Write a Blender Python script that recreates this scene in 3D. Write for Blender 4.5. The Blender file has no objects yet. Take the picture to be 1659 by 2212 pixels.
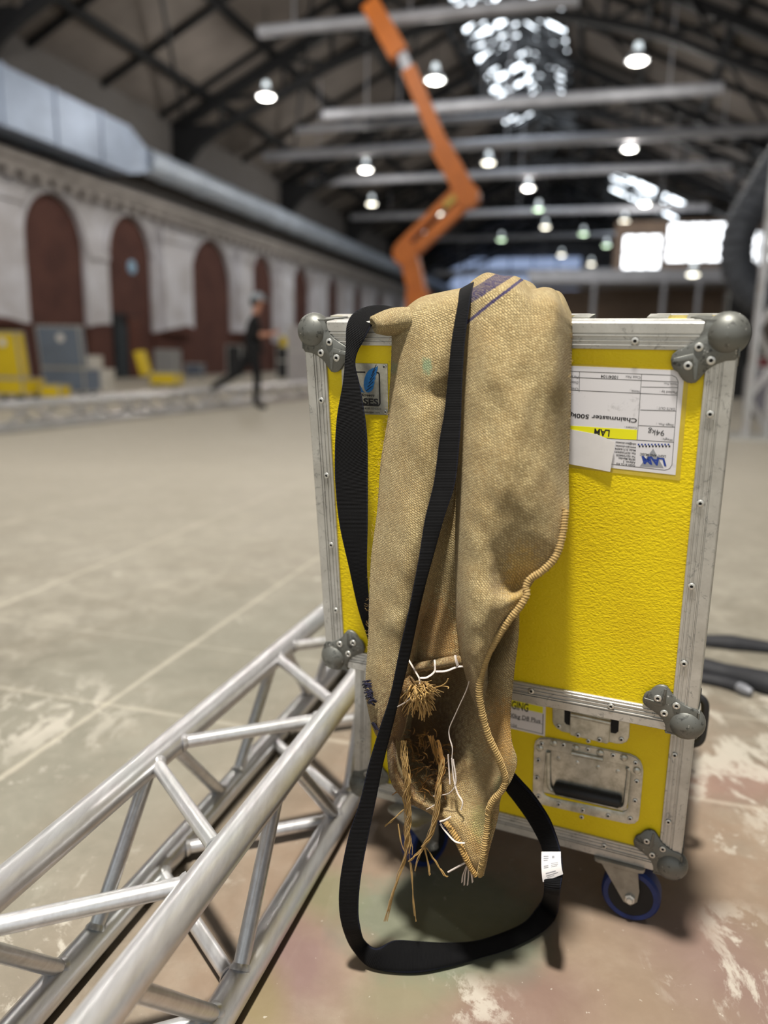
import bpy, bmesh, math, random
from math import sin, cos, pi, radians, sqrt, atan2
from mathutils import Matrix, Vector, noise
import numpy as np

random.seed(7)
SC = bpy.context.scene
COL = SC.collection
V3 = Vector

# ------------------------------------------------------------------ camera
F_PX, CX, CY = 1660.0, 829.5, 1106.0
PITCH, ROLL, CAM_H = 0.2040, 0.0189, 0.9655
cp, sp = cos(PITCH), sin(PITCH)
c_fwd = V3((0, cp, -sp))
_r, _u = V3((1, 0, 0)), V3((0, sp, cp))
c_right = _r * cos(ROLL) + _u * sin(ROLL)
c_up = -_r * sin(ROLL) + _u * cos(ROLL)
EYE = V3((0, 0, CAM_H))


def ray(px, py):
    return (c_fwd * F_PX + c_right * (px - CX) - c_up * (py - CY)).normalized()


def on_plane(px, py, p0, n):
    v = ray(px, py)
    return EYE + v * ((p0 - EYE).dot(n) / v.dot(n))


def on_z(px, py, z=0.0):
    return on_plane(px, py, V3((0, 0, z)), V3((0, 0, 1)))


def project(P):
    d = V3(P) - EYE
    z = d.dot(c_fwd)
    return CX + F_PX * d.dot(c_right) / z, CY - F_PX * d.dot(c_up) / z


def make_camera():
    cd = bpy.data.cameras.new('camera')
    co = bpy.data.objects.new('camera', cd)
    COL.objects.link(co)
    m = Matrix.Identity(4)
    for i in range(3):
        m[i][0], m[i][1], m[i][2] = c_right[i], c_up[i], -c_fwd[i]
        m[i][3] = EYE[i]
    co.matrix_world = m
    cd.sensor_fit = 'VERTICAL'
    cd.sensor_height = 36.0
    cd.lens = F_PX * 36.0 / 2212.0
    cd.clip_start, cd.clip_end = 0.05, 400
    cd.dof.use_dof = True
    cd.dof.focus_distance = 1.11
    cd.dof.aperture_fstop = (cd.lens / 1000.0) / 0.0155
    SC.camera = co


# ------------------------------------------------------------------ materials
def lin(c):
    return tuple((x / 12.92 if x <= 0.04045 else ((x + 0.055) / 1.055) ** 2.4) for x in c)


def rgb(r, g, b):
    return lin((r / 255.0, g / 255.0, b / 255.0)) + (1.0,)


class NT:
    """tiny wrapper around a material node tree"""

    def __init__(self, name):
        self.m = bpy.data.materials.new(name)
        self.m.use_nodes = True
        self.t = self.m.node_tree
        self.t.nodes.clear()
        self.out = self.t.nodes.new('ShaderNodeOutputMaterial')
        self.b = self.t.nodes.new('ShaderNodeBsdfPrincipled')
        self.t.links.new(self.b.outputs[0], self.out.inputs[0])

    def n(self, kind, **kw):
        nd = self.t.nodes.new('ShaderNode' + kind)
        for k, v in kw.items():
            setattr(nd, k, v)
        return nd

    def put(self, sock, val):
        if val is None:
            return
        if hasattr(val, 'is_output'):
            self.t.links.new(val, sock)
        else:
            if sock.type == 'RGBA' and not hasattr(val, '__len__'):
                val = (val, val, val, 1)
            sock.default_value = val

    def math(self, op, a, b=None, c=None, clamp=False):
        nd = self.n('Math', operation=op, use_clamp=clamp)
        self.put(nd.inputs[0], a)
        self.put(nd.inputs[1], b)
        self.put(nd.inputs[2], c)
        return nd.outputs[0]

    def coord(self, kind='Object'):
        return self.n('TexCoord').outputs[kind]

    def uv(self, name):
        return self.n('UVMap', uv_map=name).outputs[0]

    def mapping(self, vec, scale=(1, 1, 1), loc=(0, 0, 0), rot=(0, 0, 0)):
        nd = self.n('Mapping')
        self.put(nd.inputs['Vector'], vec)
        nd.inputs['Scale'].default_value = scale
        nd.inputs['Location'].default_value = loc
        nd.inputs['Rotation'].default_value = rot
        return nd.outputs[0]

    def noise(self, vec=None, scale=5, detail=3, rough=0.55, dist=0.0, color=False):
        nd = self.n('TexNoise')
        self.put(nd.inputs['Vector'], vec)
        nd.inputs['Scale'].default_value = scale
        nd.inputs['Detail'].default_value = detail
        nd.inputs['Roughness'].default_value = rough
        nd.inputs['Distortion'].default_value = dist
        return nd.outputs['Color' if color else 'Fac']

    def voro(self, vec=None, scale=5, feature='F1', rand=1.0, out='Distance'):
        nd = self.n('TexVoronoi', feature=feature)
        self.put(nd.inputs['Vector'], vec)
        nd.inputs['Scale'].default_value = scale
        nd.inputs['Randomness'].default_value = rand
        return nd.outputs[out]

    def ramp(self, fac, stops, interp='LINEAR'):
        nd = self.n('ValToRGB')
        nd.color_ramp.interpolation = interp
        e = nd.color_ramp.elements
        while len(e) < len(stops):
            e.new(0.5)
        for k, (p, c) in enumerate(stops):
            e[k].position = p
            e[k].color = c if hasattr(c, '__len__') else (c, c, c, 1)
        self.put(nd.inputs[0], fac)
        return nd.outputs[0]

    def mix(self, fac, a, b, mode='MIX'):
        nd = self.n('MixRGB', blend_type=mode)
        self.put(nd.inputs[0], fac)
        self.put(nd.inputs[1], a)
        self.put(nd.inputs[2], b)
        return nd.outputs[0]

    def sep(self, vec):
        nd = self.n('SeparateXYZ')
        self.put(nd.inputs[0], vec)
        return nd.outputs

    def bump(self, h, strength=0.3, dist=0.001, normal=None):
        nd = self.n('Bump')
        nd.inputs['Strength'].default_value = strength
        nd.inputs['Distance'].default_value = dist
        self.put(nd.inputs['Height'], h)
        self.put(nd.inputs['Normal'], normal)
        return nd.outputs[0]

    def done(self, color=None, rough=None, metal=None, normal=None, spec=None, emit=None, estr=None, alpha=None, trans=None, sheen=None):
        i = self.b.inputs
        self.put(i['Base Color'], color)
        self.put(i['Roughness'], rough)
        self.put(i['Metallic'], metal)
        self.put(i['Normal'], normal)
        self.put(i['Specular IOR Level'], spec)
        self.put(i['Emission Color'], emit)
        self.put(i['Emission Strength'], estr)
        self.put(i['Alpha'], alpha)
        self.put(i['Transmission Weight'], trans)
        self.put(i['Sheen Weight'], sheen)
        return self.m


def plain(name, col, rough=0.6, metal=0.0, vary=0.12, scale=8.0, bump=0.0, spec=None):
    """solid colour with a little procedural mottling"""
    t = NT(name)
    nz = t.noise(t.coord(), scale, 4)
    k = t.ramp(nz, [(0.3, 1 - vary), (0.7, 1 + vary)])
    c = t.mix(1.0, col, k, 'MULTIPLY')
    nrm = t.bump(nz, bump, 0.002) if bump else None
    return t.done(c, rough, metal, nrm, spec)


def emissive(name, col, strength, sample=False):
    t = NT(name)
    nz = t.noise(t.coord(), 3.0, 2)
    c = t.mix(t.math('MULTIPLY', nz, 0.1), col, (1, 1, 1, 1))
    m = t.done((0.8, 0.8, 0.8, 1), 0.5, emit=c, estr=strength)
    if not sample:
        m.cycles.emission_sampling = 'NONE'
    return m


# ------------------------------------------------------------------ mesh building
class MB:
    def __init__(self, X=None):
        self.v, self.f, self.m = [], [], []
        self.uv = {}          # layer name -> {vertex index: (u, v)}
        self.X = X or Matrix.Identity(4)

    def add(self, verts, faces, mat=0):
        b = len(self.v)
        self.v += [self.X @ V3(p) for p in verts]
        self.f += [tuple(b + i for i in fc) for fc in faces]
        self.m += [mat] * len(faces)
        return b

    def box(self, x0, x1, y0, y1, z0, z1, mat=0, X=None):
        vs = [V3((x, y, z)) for x in (x0, x1) for y in (y0, y1) for z in (z0, z1)]
        if X is not None:
            vs = [X @ p for p in vs]
        return self.add(vs, [(0, 1, 3, 2), (4, 6, 7, 5), (0, 4, 5, 1), (2, 3, 7, 6), (0, 2, 6, 4), (1, 5, 7, 3)], mat)

    def rbox(self, x0, x1, y0, y1, z0, z1, r=0.004, mat=0, seg=2):
        """box with rounded edges in the xy outline"""
        pts = rrect(x0, x1, y0, y1, r, seg)
        self.prism(pts, z0, z1, mat)

    def loft(self, rings, closed=True, cap=True, mat=0, uvs=None):
        n = len(rings[0])
        vs = [p for r in rings for p in r]
        fs = []
        for i in range(len(rings) - 1):
            for j in range(n if closed else n - 1):
                k = (j + 1) % n
                fs.append((i * n + j, i * n + k, (i + 1) * n + k, (i + 1) * n + j))
        if cap and closed:
            fs.append(tuple(range(n - 1, -1, -1)))
            fs.append(tuple(range((len(rings) - 1) * n, len(rings) * n)))
        return self.add(vs, fs, mat)

    def prism(self, pts, z0, z1, mat=0):
        n = len(pts)
        vs = [(p[0], p[1], z0) for p in pts] + [(p[0], p[1], z1) for p in pts]
        fs = [(i, (i + 1) % n, n + (i + 1) % n, n + i) for i in range(n)]
        fs += [tuple(range(n - 1, -1, -1)), tuple(range(n, 2 * n))]
        return self.add(vs, fs, mat)

    def bprism(self, pts, z0, z1, b=0.001, mat=0):
        """prism whose top outline is chamfered by b"""
        n = len(pts)
        c = V3((sum(p[0] for p in pts) / n, sum(p[1] for p in pts) / n, 0))
        rings = [[V3((p[0], p[1], z0)) for p in pts], [V3((p[0], p[1], z1 - b)) for p in pts]]
        inn = inset(pts, b)
        rings.append([V3((p[0], p[1], z1)) for p in inn])
        return self.loft(rings, mat=mat)

    def tube(self, path, r, n=10, cap=True, mat=0, flat=1.0, squash=None):
        path = [V3(p) for p in path]
        rad = r if hasattr(r, '__len__') else [r] * len(path)
        rings, side = [], None
        for i, p in enumerate(path):
            d = (path[min(i + 1, len(path) - 1)] - path[max(i - 1, 0)])
            d = d.normalized() if d.length > 1e-9 else V3((0, 0, 1))
            if side is None:
                side = d.orthogonal().normalized()
            side = (side - d * side.dot(d))
            side = side.normalized() if side.length > 1e-6 else d.orthogonal().normalized()
            up = d.cross(side)
            rings.append([p + side * (cos(2 * pi * k / n) * rad[i]) + up * (sin(2 * pi * k / n) * rad[i] * flat) for k in range(n)])
        return self.loft(rings, cap=cap, mat=mat)

    def lathe(self, prof, n=24, mat=0, X=None, cap=True):
        """profile of (radius, height) turned around local z"""
        rings = []
        for r, h in prof:
            rg = [V3((r * cos(2 * pi * k / n), r * sin(2 * pi * k / n), h)) for k in range(n)]
            if X is not None:
                rg = [X @ p for p in rg]
            rings.append(rg)
        return self.loft(rings, cap=cap, mat=mat)

    def build(self, name, mats, parent=None, smooth=True, angle=35.0, loc=None):
        me = bpy.data.meshes.new(name)
        org = V3(loc) if loc is not None else (ORG.get(parent.name, V3()) if parent is not None else V3())
        me.from_pydata([tuple(p - org) for p in self.v], [], self.f)
        if not hasattr(mats, '__len__'):
            mats = [mats]
        for mt in mats:
            me.materials.append(mt)
        if len(mats) > 1:
            me.polygons.foreach_set('material_index', self.m)
        bm = bmesh.new()
        bm.from_mesh(me)
        bmesh.ops.recalc_face_normals(bm, faces=bm.faces)
        bm.to_mesh(me)
        bm.free()
        for lname, d in self.uv.items():
            lay = me.uv_layers.new(name=lname)
            for lp in me.loops:
                lay.data[lp.index].uv = d.get(lp.vertex_index, (0, 0))
        if smooth:
            me.polygons.foreach_set('use_smooth', [True] * len(me.polygons))
            me.set_sharp_from_angle(angle=radians(angle))
        me.update()
        o = bpy.data.objects.new(name, me)
        COL.objects.link(o)
        if loc is not None and parent is None:
            o.location = org
        if parent is not None:
            o.parent = parent
            ORG[o.name] = org
        else:
            ORG[o.name] = org
        return o


ORG = {}


def rrect(x0, x1, y0, y1, r, seg=4):
    pts = []
    for cx_, cy_, a0 in ((x1 - r, y1 - r, 0), (x0 + r, y1 - r, pi / 2), (x0 + r, y0 + r, pi), (x1 - r, y0 + r, 3 * pi / 2)):
        for k in range(seg + 1):
            a = a0 + pi / 2 * k / seg
            pts.append((cx_ + r * cos(a), cy_ + r * sin(a)))
    return pts


def inset(pts, b):
    n = len(pts)
    area = sum(pts[i][0] * pts[(i + 1) % n][1] - pts[(i + 1) % n][0] * pts[i][1] for i in range(n))
    s = 1 if area > 0 else -1
    out = []
    for i in range(n):
        p0, p1, p2 = pts[i - 1], pts[i], pts[(i + 1) % n]
        dx, dy = p2[0] - p0[0], p2[1] - p0[1]
        l = math.hypot(dx, dy) or 1
        out.append((p1[0] - s * dy / l * b, p1[1] + s * dx / l * b))
    return out


def catmull(pts, per=6, closed=False):
    pts = [V3(p) for p in pts]
    n = len(pts)
    out = []
    rng = n if closed else n - 1
    for i in range(rng):
        p0 = pts[(i - 1) % n] if closed or i > 0 else pts[0] * 2 - pts[1]
        p1, p2 = pts[i], pts[(i + 1) % n]
        p3 = pts[(i + 2) % n] if closed or i + 2 < n else pts[-1] * 2 - pts[-2]
        for k in range(per):
            t = k / per
            out.append(0.5 * ((2 * p1) + (p2 - p0) * t + (2 * p0 - 5 * p1 + 4 * p2 - p3) * t * t + (3 * p1 - p0 - 3 * p2 + p3) * t ** 3))
    if not closed:
        out.append(pts[-1].copy())
    return out


def tag(o, label=None, cat=None, group=None, kind=None):
    for k, v in (('label', label), ('category', cat), ('group', group), ('kind', kind)):
        if v:
            o[k] = v
    return o


def empty(name, loc, label=None, cat=None, group=None):
    o = bpy.data.objects.new(name, None)
    COL.objects.link(o)
    o.location = loc
    o.empty_display_size = 0.1
    ORG[o.name] = V3(loc)
    return tag(o, label, cat, group)


def kids(o):
    return list(o.children)


def copy_tree(o, parent=None):
    c = o.copy()
    COL.objects.link(c)
    if parent is not None:
        c.parent = parent
    for ch in kids(o):
        copy_tree(ch, c)
    return c


def text_mesh(body, size, bold=0.0, shear=0.0, space=1.0):
    """flat text as (verts, faces) in its own xy plane"""
    cu = bpy.data.curves.new('text', 'FONT')
    cu.body, cu.size, cu.offset, cu.shear, cu.space_character = body, size, bold, shear, space
    cu.resolution_u = 3
    o = bpy.data.objects.new('text', cu)
    COL.objects.link(o)
    dg = bpy.context.evaluated_depsgraph_get()
    me = o.evaluated_get(dg).to_mesh()
    vs = [v.co.copy() for v in me.vertices]
    fs = [tuple(p.vertices) for p in me.polygons]
    o.evaluated_get(dg).to_mesh_clear()
    bpy.data.objects.remove(o)
    bpy.data.curves.remove(cu)
    return vs, fs

# ------------------------------------------------------------------ the hall's own axes
YA = 0.2726
AX = V3((sin(YA), cos(YA), 0))          # along the hall
LAT = V3((cos(YA), -sin(YA), 0))        # across it, to the right
HALL = Matrix.Rotation(-YA, 4, 'Z')


def hp(l, a, z=0.0):
    return LAT * l + AX * a + V3((0, 0, z))


def to_hall(p):
    return p.dot(LAT), p.dot(AX)


MT = {}


def build_materials():
    # leather-grained yellow laminate
    t = NT('yellow_laminate')
    co = t.coord()
    w = t.mapping(co, (1, 1, 1.5))
    nz = t.noise(w, 175, 2, 0.5, 1.6)
    v = t.voro(w, 230, 'SMOOTH_F1')
    h = t.math('ADD', nz, t.math('MULTIPLY', v, 0.9))
    big = t.noise(co, 9, 4)
    c = t.mix(t.ramp(big, [(0.35, 0.0), (0.75, 1.0)]), rgb(236, 210, 14), rgb(226, 196, 12))
    sc = t.noise(t.mapping(co, (1, 1, 0.8)), 38, 6, 0.7, 0.6)
    c = t.mix(t.ramp(sc, [(0.70, 0.0), (0.76, 0.55)]), c, rgb(120, 98, 20))
    MT['yellow'] = t.done(c, t.math('MULTIPLY_ADD', big, 0.2, 0.38), normal=t.bump(h, 0.42, 0.0015), spec=0.35)

    # scuffed aluminium extrusion
    t = NT('brushed_aluminium')
    co = t.coord()
    st = t.noise(t.mapping(co, (6, 6, 900)), 1.0, 2)
    scr = t.noise(co, 60, 8, 0.75, 1.4)
    scm = t.ramp(scr, [(0.56, 0.0), (0.62, 1.0)])
    dirt = t.noise(co, 16, 5, 0.7)
    c = t.mix(t.ramp(dirt, [(0.35, 0), (0.75, 1)]), rgb(206, 205, 200), rgb(176, 174, 168))
    c = t.mix(t.math('MULTIPLY', scm, 0.5), c, rgb(120, 117, 112))
    MT['alu'] = t.done(c, t.math('MULTIPLY_ADD', scm, 0.2, 0.42), 0.6, t.bump(scr, 0.12, 0.0006))

    t = NT('corner_steel')
    co = t.coord()
    nz = t.noise(co, 90, 6, 0.7)
    c = t.mix(t.ramp(nz, [(0.56, 0), (0.66, 1)]), rgb(112, 113, 108), rgb(68, 68, 66))
    c = t.mix(t.ramp(t.noise(co, 140, 3), [(0.68, 0), (0.72, 1)]), c, rgb(180, 178, 172))
    MT['corner'] = t.done(c, 0.48, 0.55, t.bump(nz, 0.1, 0.0006))

    t = NT('zinc_plate')
    co = t.coord()
    nz = t.noise(co, 45, 5, 0.7)
    c = t.mix(t.ramp(nz, [(0.4, 0), (0.75, 1)]), rgb(205, 205, 196), rgb(150, 147, 132))
    MT['zinc'] = t.done(c, t.math('MULTIPLY_ADD', nz, 0.25, 0.22), 0.75, t.bump(nz, 0.05, 0.001))

    MT['rivet'] = plain('rivet_metal', rgb(205, 204, 198), 0.35, 0.7, 0.1, 300)
    MT['hole'] = plain('rivet_hole', rgb(14, 14, 14), 0.8)
    MT['rubber'] = plain('black_rubber', rgb(20, 21, 24), 0.55, vary=0.2, scale=60)
    MT['hub'] = plain('black_plastic', rgb(9, 9, 10), 0.7, vary=0.2, scale=40)
    MT['bluetyre'] = plain('blue_rubber', rgb(18, 40, 96), 0.55, vary=0.2, scale=50)
    MT['fork'] = plain('galvanised_fork', rgb(150, 146, 136), 0.45, 0.45, 0.2, 50)
    MT['paper'] = plain('white_paper', rgb(228, 225, 224), 0.5, vary=0.05, scale=30)
    t = NT('laminated_label')
    co = t.coord()
    nz = t.noise(co, 40, 7, 0.75, 0.4)
    c = t.mix(t.ramp(nz, [(0.6, 0), (0.72, 0.5)]), rgb(228, 226, 230), rgb(150, 147, 148))
    MT['label'] = t.done(c, 0.25, spec=0.5)
    MT['film'] = None
    t = NT('laminate_film')
    nz = t.noise(t.coord(), 120, 2)
    MT['film'] = t.done(t.mix(nz, rgb(214, 190, 70), rgb(196, 172, 58)), 0.22, normal=t.bump(nz, 0.2, 0.0008), spec=0.5)
    MT['ink'] = plain('black_ink', rgb(22, 22, 26), 0.5, vary=0.05)
    MT['greyink'] = plain('grey_ink', rgb(150, 152, 158), 0.5, vary=0.05)
    MT['blueink'] = plain('blue_ink', rgb(30, 62, 150), 0.5, vary=0.05)
    MT['wing'] = plain('wing_blue', rgb(38, 118, 188), 0.4, vary=0.15, scale=200)
    MT['yink'] = plain('yellow_ink', rgb(240, 236, 20), 0.5, vary=0.04)
    MT['beige'] = plain('wooden_inside', rgb(150, 120, 84), 0.7, vary=0.2)

    # shiny truss tube, faintly iridescent, drawn lengthwise
    t = NT('truss_aluminium')
    co = t.coord()
    g = t.n('NewGeometry')
    nz = t.noise(t.mapping(co, (40, 4, 40), rot=(0, 0, -0.26)), 2.0, 5, 0.65)
    sm = t.noise(co, 260, 3)
    lw = t.noise(co, 7, 2)
    c = t.mix(t.ramp(nz, [(0.3, 0), (0.7, 1)]), rgb(226, 226, 228), rgb(198, 196, 197))
    c = t.mix(t.ramp(lw, [(0.45, 0), (0.7, 0.25)]), c, rgb(190, 206, 200))
    pit = t.ramp(t.noise(co, 34, 7, 0.8), [(0.68, 0), (0.72, 1)])
    c = t.mix(t.math('MULTIPLY', pit, 0.5), c, rgb(130, 128, 126))
    MT['truss'] = t.done(c, t.math('MULTIPLY_ADD', sm, 0.12, 0.27), 0.72, t.bump(t.math('ADD', nz, t.math('MULTIPLY', pit, -0.6)), 0.1, 0.001))

    # floor: worn painted concrete
    t = NT('worn_concrete')
    co = t.coord('Object')
    xyz = t.sep(co)
    big = t.noise(co, 0.55, 5, 0.6)
    mid = t.noise(co, 2.6, 6, 0.65, 0.4)
    fine = t.noise(co, 26, 6, 0.7)
    c = t.mix(t.ramp(big, [(0.35, 0), (0.65, 1)]), rgb(154, 149, 136), rgb(132, 127, 115))
    c = t.mix(t.ramp(mid, [(0.4, 0), (0.7, 0.7)]), c, rgb(112, 106, 92))
    c = t.mix(t.ramp(fine, [(0.35, 0), (0.75, 0.45)]), c, rgb(98, 92, 80))
    mot = t.noise(co, 8, 7, 0.7, 0.5)
    c = t.mix(t.ramp(mot, [(0.46, 0), (0.6, 0.4)]), c, rgb(92, 88, 76))
    c = t.mix(t.ramp(mot, [(0.36, 0.35), (0.46, 0)]), c, rgb(172, 166, 152))
    # grey-green stretch of old paint on the left of the near floor
    def spot(cx, cy, rx, ry, rot, soft=0.5, wob=0.5):
        m = t.mapping(co, (1.0 / rx, 1.0 / ry, 0), rot=(0, 0, 0))
        sub = t.n('VectorMath', operation='SUBTRACT')
        t.put(sub.inputs[0], co)
        sub.inputs[1].default_value = (cx, cy, 0)
        mp = t.n('Mapping', vector_type='TEXTURE')
        t.put(mp.inputs['Vector'], sub.outputs[0])
        mp.inputs['Rotation'].default_value = (0, 0, rot)
        mp.inputs['Scale'].default_value = (rx, ry, 1)
        ln = t.n('VectorMath', operation='LENGTH')
        t.put(ln.inputs[0], mp.outputs[0])
        d = t.math('ADD', ln.outputs['Value'], t.math('MULTIPLY', t.math('SUBTRACT', t.noise(co, 7, 4, 0.6), 0.5), wob * 2))
        return t.ramp(d, [(max(0.0, 1 - soft), 1.0), (1.0, 0.0)])
    brown = spot(0.25, 1.2, 1.1, 1.4, -0.2, 0.6, 0.5)
    c = t.mix(t.math('MULTIPLY', brown, 0.72), c, t.mix(mid, rgb(150, 126, 104), rgb(112, 92, 78)))
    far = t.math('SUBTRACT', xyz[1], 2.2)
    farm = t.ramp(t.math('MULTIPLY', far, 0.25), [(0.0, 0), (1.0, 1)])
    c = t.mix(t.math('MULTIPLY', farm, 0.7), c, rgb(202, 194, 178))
    P = on_z(975, 1985)
    green = spot(P.x, P.y, 0.21, 0.17, 0.3, 0.35, 0.5)
    c = t.mix(t.math('MULTIPLY', green, 0.8), c, t.mix(fine, rgb(86, 98, 80), rgb(124, 128, 112)))
    P = on_z(300, 1540)
    gg = spot(P.x, P.y, 0.62, 1.5, -0.27, 0.5, 0.4)
    c = t.mix(t.math('MULTIPLY', gg, 0.65), c, t.mix(mid, rgb(140, 137, 124), rgb(112, 110, 98)))
    for (px, py, rx, ry, col, a) in ((640, 2080, .09, .16, (112, 84, 92), .5), (700, 1920, .08, .1, (104, 112, 80), .5), (1560, 2090, .14, .2, (118, 92, 92), .45),
                                     (1120, 2190, .2, .1, (108, 78, 80), .4), (870, 2150, .12, .08, (122, 128, 100), .4), (560, 2150, .06, .12, (120, 116, 60), .35), (1600, 1690, .2, .12, (140, 100, 96), .35)):
        P = on_z(px, py)
        s = spot(P.x, P.y, rx, ry, 0.4, 0.7, 0.5)
        c = t.mix(t.math('MULTIPLY', s, a), c, rgb(*col))
    # flaked white paint
    fl = t.noise(co, 9, 9, 0.72, 0.3)
    zone = t.noise(co, 2.1, 2)
    pz = None
    for (px, py, rx, ry) in ((90, 1540, .32, .30), (1620, 1660, .26, .38), (1560, 2110, .14, .10), (1640, 2080, .1, .16), (30, 2080, .16, .2), (1000, 2160, .1, .06), (120, 2000, .12, .2), (1600, 1520, .3, .25)):
        P = on_z(px, py)
        s = spot(P.x, P.y, rx, ry, -.27, 0.6, 0.4)
        pz = s if pz is None else t.math('MAXIMUM', pz, s)
    fl2 = t.noise(t.mapping(co, (1, .55, 1), rot=(0, 0, .5)), 10, 10, 0.72, 0.4)
    flm = t.math('MULTIPLY', t.ramp(fl, [(0.6, 0), (0.63, 1)]), t.ramp(zone, [(0.52, 0), (0.6, 1)]))
    flm = t.math('MAXIMUM', flm, t.math('MULTIPLY', pz, t.ramp(fl2, [(0.5, 0), (0.56, 1)])))
    c = t.mix(t.math('MULTIPLY', flm, 0.7), c, rgb(186, 180, 168))
    spk = t.ramp(t.noise(co, 70, 3, 0.6), [(0.70, 0), (0.73, 1)])
    c = t.mix(t.math('MULTIPLY', spk, 0.5), c, rgb(196, 190, 178))
    # slab joints and painted lines, straight along and across the hall
    mp = t.n('Mapping', vector_type='POINT')
    t.put(mp.inputs['Vector'], co)
    mp.inputs['Rotation'].default_value = (0, 0, YA)
    hx = t.sep(mp.outputs[0])
    def band(axis, pos, w, fade=0.4):
        d = t.math('ABSOLUTE', t.math('SUBTRACT', hx[axis], pos))
        d = t.math('ADD', d, t.math('MULTIPLY', t.math('SUBTRACT', t.noise(co, 14, 4), 0.5), w * 1.6))
        return t.ramp(t.math('DIVIDE', d, w * 2), [(0.25, 1), (0.5, 0)])
    l1 = to_hall(on_z(330, 1452))[0]
    l2 = to_hall(on_z(300, 1185))[0]
    a1 = to_hall(on_z(210, 1518))[1]
    a2 = to_hall(on_z(200, 1365))[1]
    for ax_, pos, w, a in ((0, l1, .011, .42), (0, l2, .016, .4), (1, a1, .011, .3), (1, a2, .01, .2), (0, l1 - 1.9, .02, .3), (1, 5.2, .03, .3), (1, 8.6, .04, .3), (0, 1.7, .02, .3)):
        c = t.mix(t.math('MULTIPLY', band(ax_, pos, w), a), c, rgb(196, 188, 172))
    rg = t.math('MULTIPLY_ADD', mid, 0.25, 0.38)
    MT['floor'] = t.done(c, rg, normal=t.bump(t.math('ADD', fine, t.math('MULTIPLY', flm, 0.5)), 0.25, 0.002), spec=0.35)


build_materials()
make_camera()

# ------------------------------------------------------------------ floor
b = MB(HALL)
b.add([(-15.6, -9, 0), (14, -9, 0), (14, 76, 0), (-15.6, 76, 0)], [(0, 1, 2, 3)])
# thin slab underneath so that it has a real thickness
b.box(-15.6, 14, -9, 76, -0.3, -0.002)
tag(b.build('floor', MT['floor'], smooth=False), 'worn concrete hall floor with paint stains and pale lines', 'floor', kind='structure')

# ------------------------------------------------------------------ flight case
W, HL, RW, EOFF, LD = 0.600, 0.5857, 0.0348, 0.1129, 0.112
YAW, LEAN = -0.4072, 0.1427
P0 = V3((-0.0941, 1.2651, 0.9655 - 0.5354))
cA = V3((cos(YAW), sin(YAW), 0))
cN = V3((-sin(-YAW), -cos(YAW), 0))
cU = V3((0, 0, 1)) * cos(LEAN) + cN * sin(LEAN)
cQ = cN * cos(LEAN) - V3((0, 0, 1)) * sin(LEAN)


def frame(o, x, y, z):
    m = Matrix.Identity(4)
    for i in range(3):
        m[i][0], m[i][1], m[i][2], m[i][3] = x[i], y[i], z[i], o[i]
    return m


LIDM = frame(P0, cA, cU, cQ)
LIDI = LIDM.inverted()
B0 = P0 - cN * EOFF
B0.z = 0
BODM = frame(B0, cA, V3((0, 0, 1)), cN)
BODI = BODM.inverted()
ZB, ZT, BD = 0.1205, P0.z + 0.002, 0.56


def lid_st(px, py, q=0.0):
    p = LIDI @ on_plane(px, py, P0 + cQ * q, cQ)
    return p.x, p.y


def bod_st(px, py, q=0.0):
    p = BODI @ on_plane(px, py, B0 + cN * q, cN)
    return p.x, p.y


PROF = [(-.0006, -.003), (0, 0), (.0013, .0011), (.0138, .0011), (.0144, -.0006), (.0158, -.0006), (.0163, .0015), (.0178, .0015), (.0183, -.0006),
        (.0228, -.0006), (.0233, .0010), (.0243, .0010), (.0248, -.0004), (.0283, -.0004), (.0288, .0013), (.0300, .0013), (.0305, -.0002), (.0340, -.0002), (.0346, -.0012), (.0348, -.0042)]


def rail(X, length):
    """edge extrusion: local x along the length, y inward on the face, z outward; it wraps round the edge"""
    prof = list(PROF) + [(.0348, -.0052), (.002, -.0052), (.002, -.0348), (-.0008, -.0348)]
    side = [(-.0013, -.0300), (-.0011, -.0290), (-.0002, -.0285), (-.0002, -.0180), (-.0016, -.0175), (-.0016, -.0160), (-.0005, -.0155), (-.0011, -.0140)]
    prof += side
    b = MB(X)
    b.loft([[V3((x, y, z)) for y, z in prof] for x in (0, length)])
    return b


GUARD = [(40, 2), (41, 9.5), (45, 18), (52, 25), (60, 30), (69, 35), (74, 39.5), (75.5, 46), (74, 53), (71, 58.5), (66, 61.5), (63, 66), (59, 71), (54, 74), (49, 75),
         (44, 74), (40.5, 70), (37, 65), (33, 59), (28, 54.5), (21, 50), (12, 46.5), (1, 45), (-2.2, 40), (-2.2, -2.2), (38, -2.2)]
GRIV = [(44, 30), (28.6, 46), (54.6, 53)]


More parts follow.
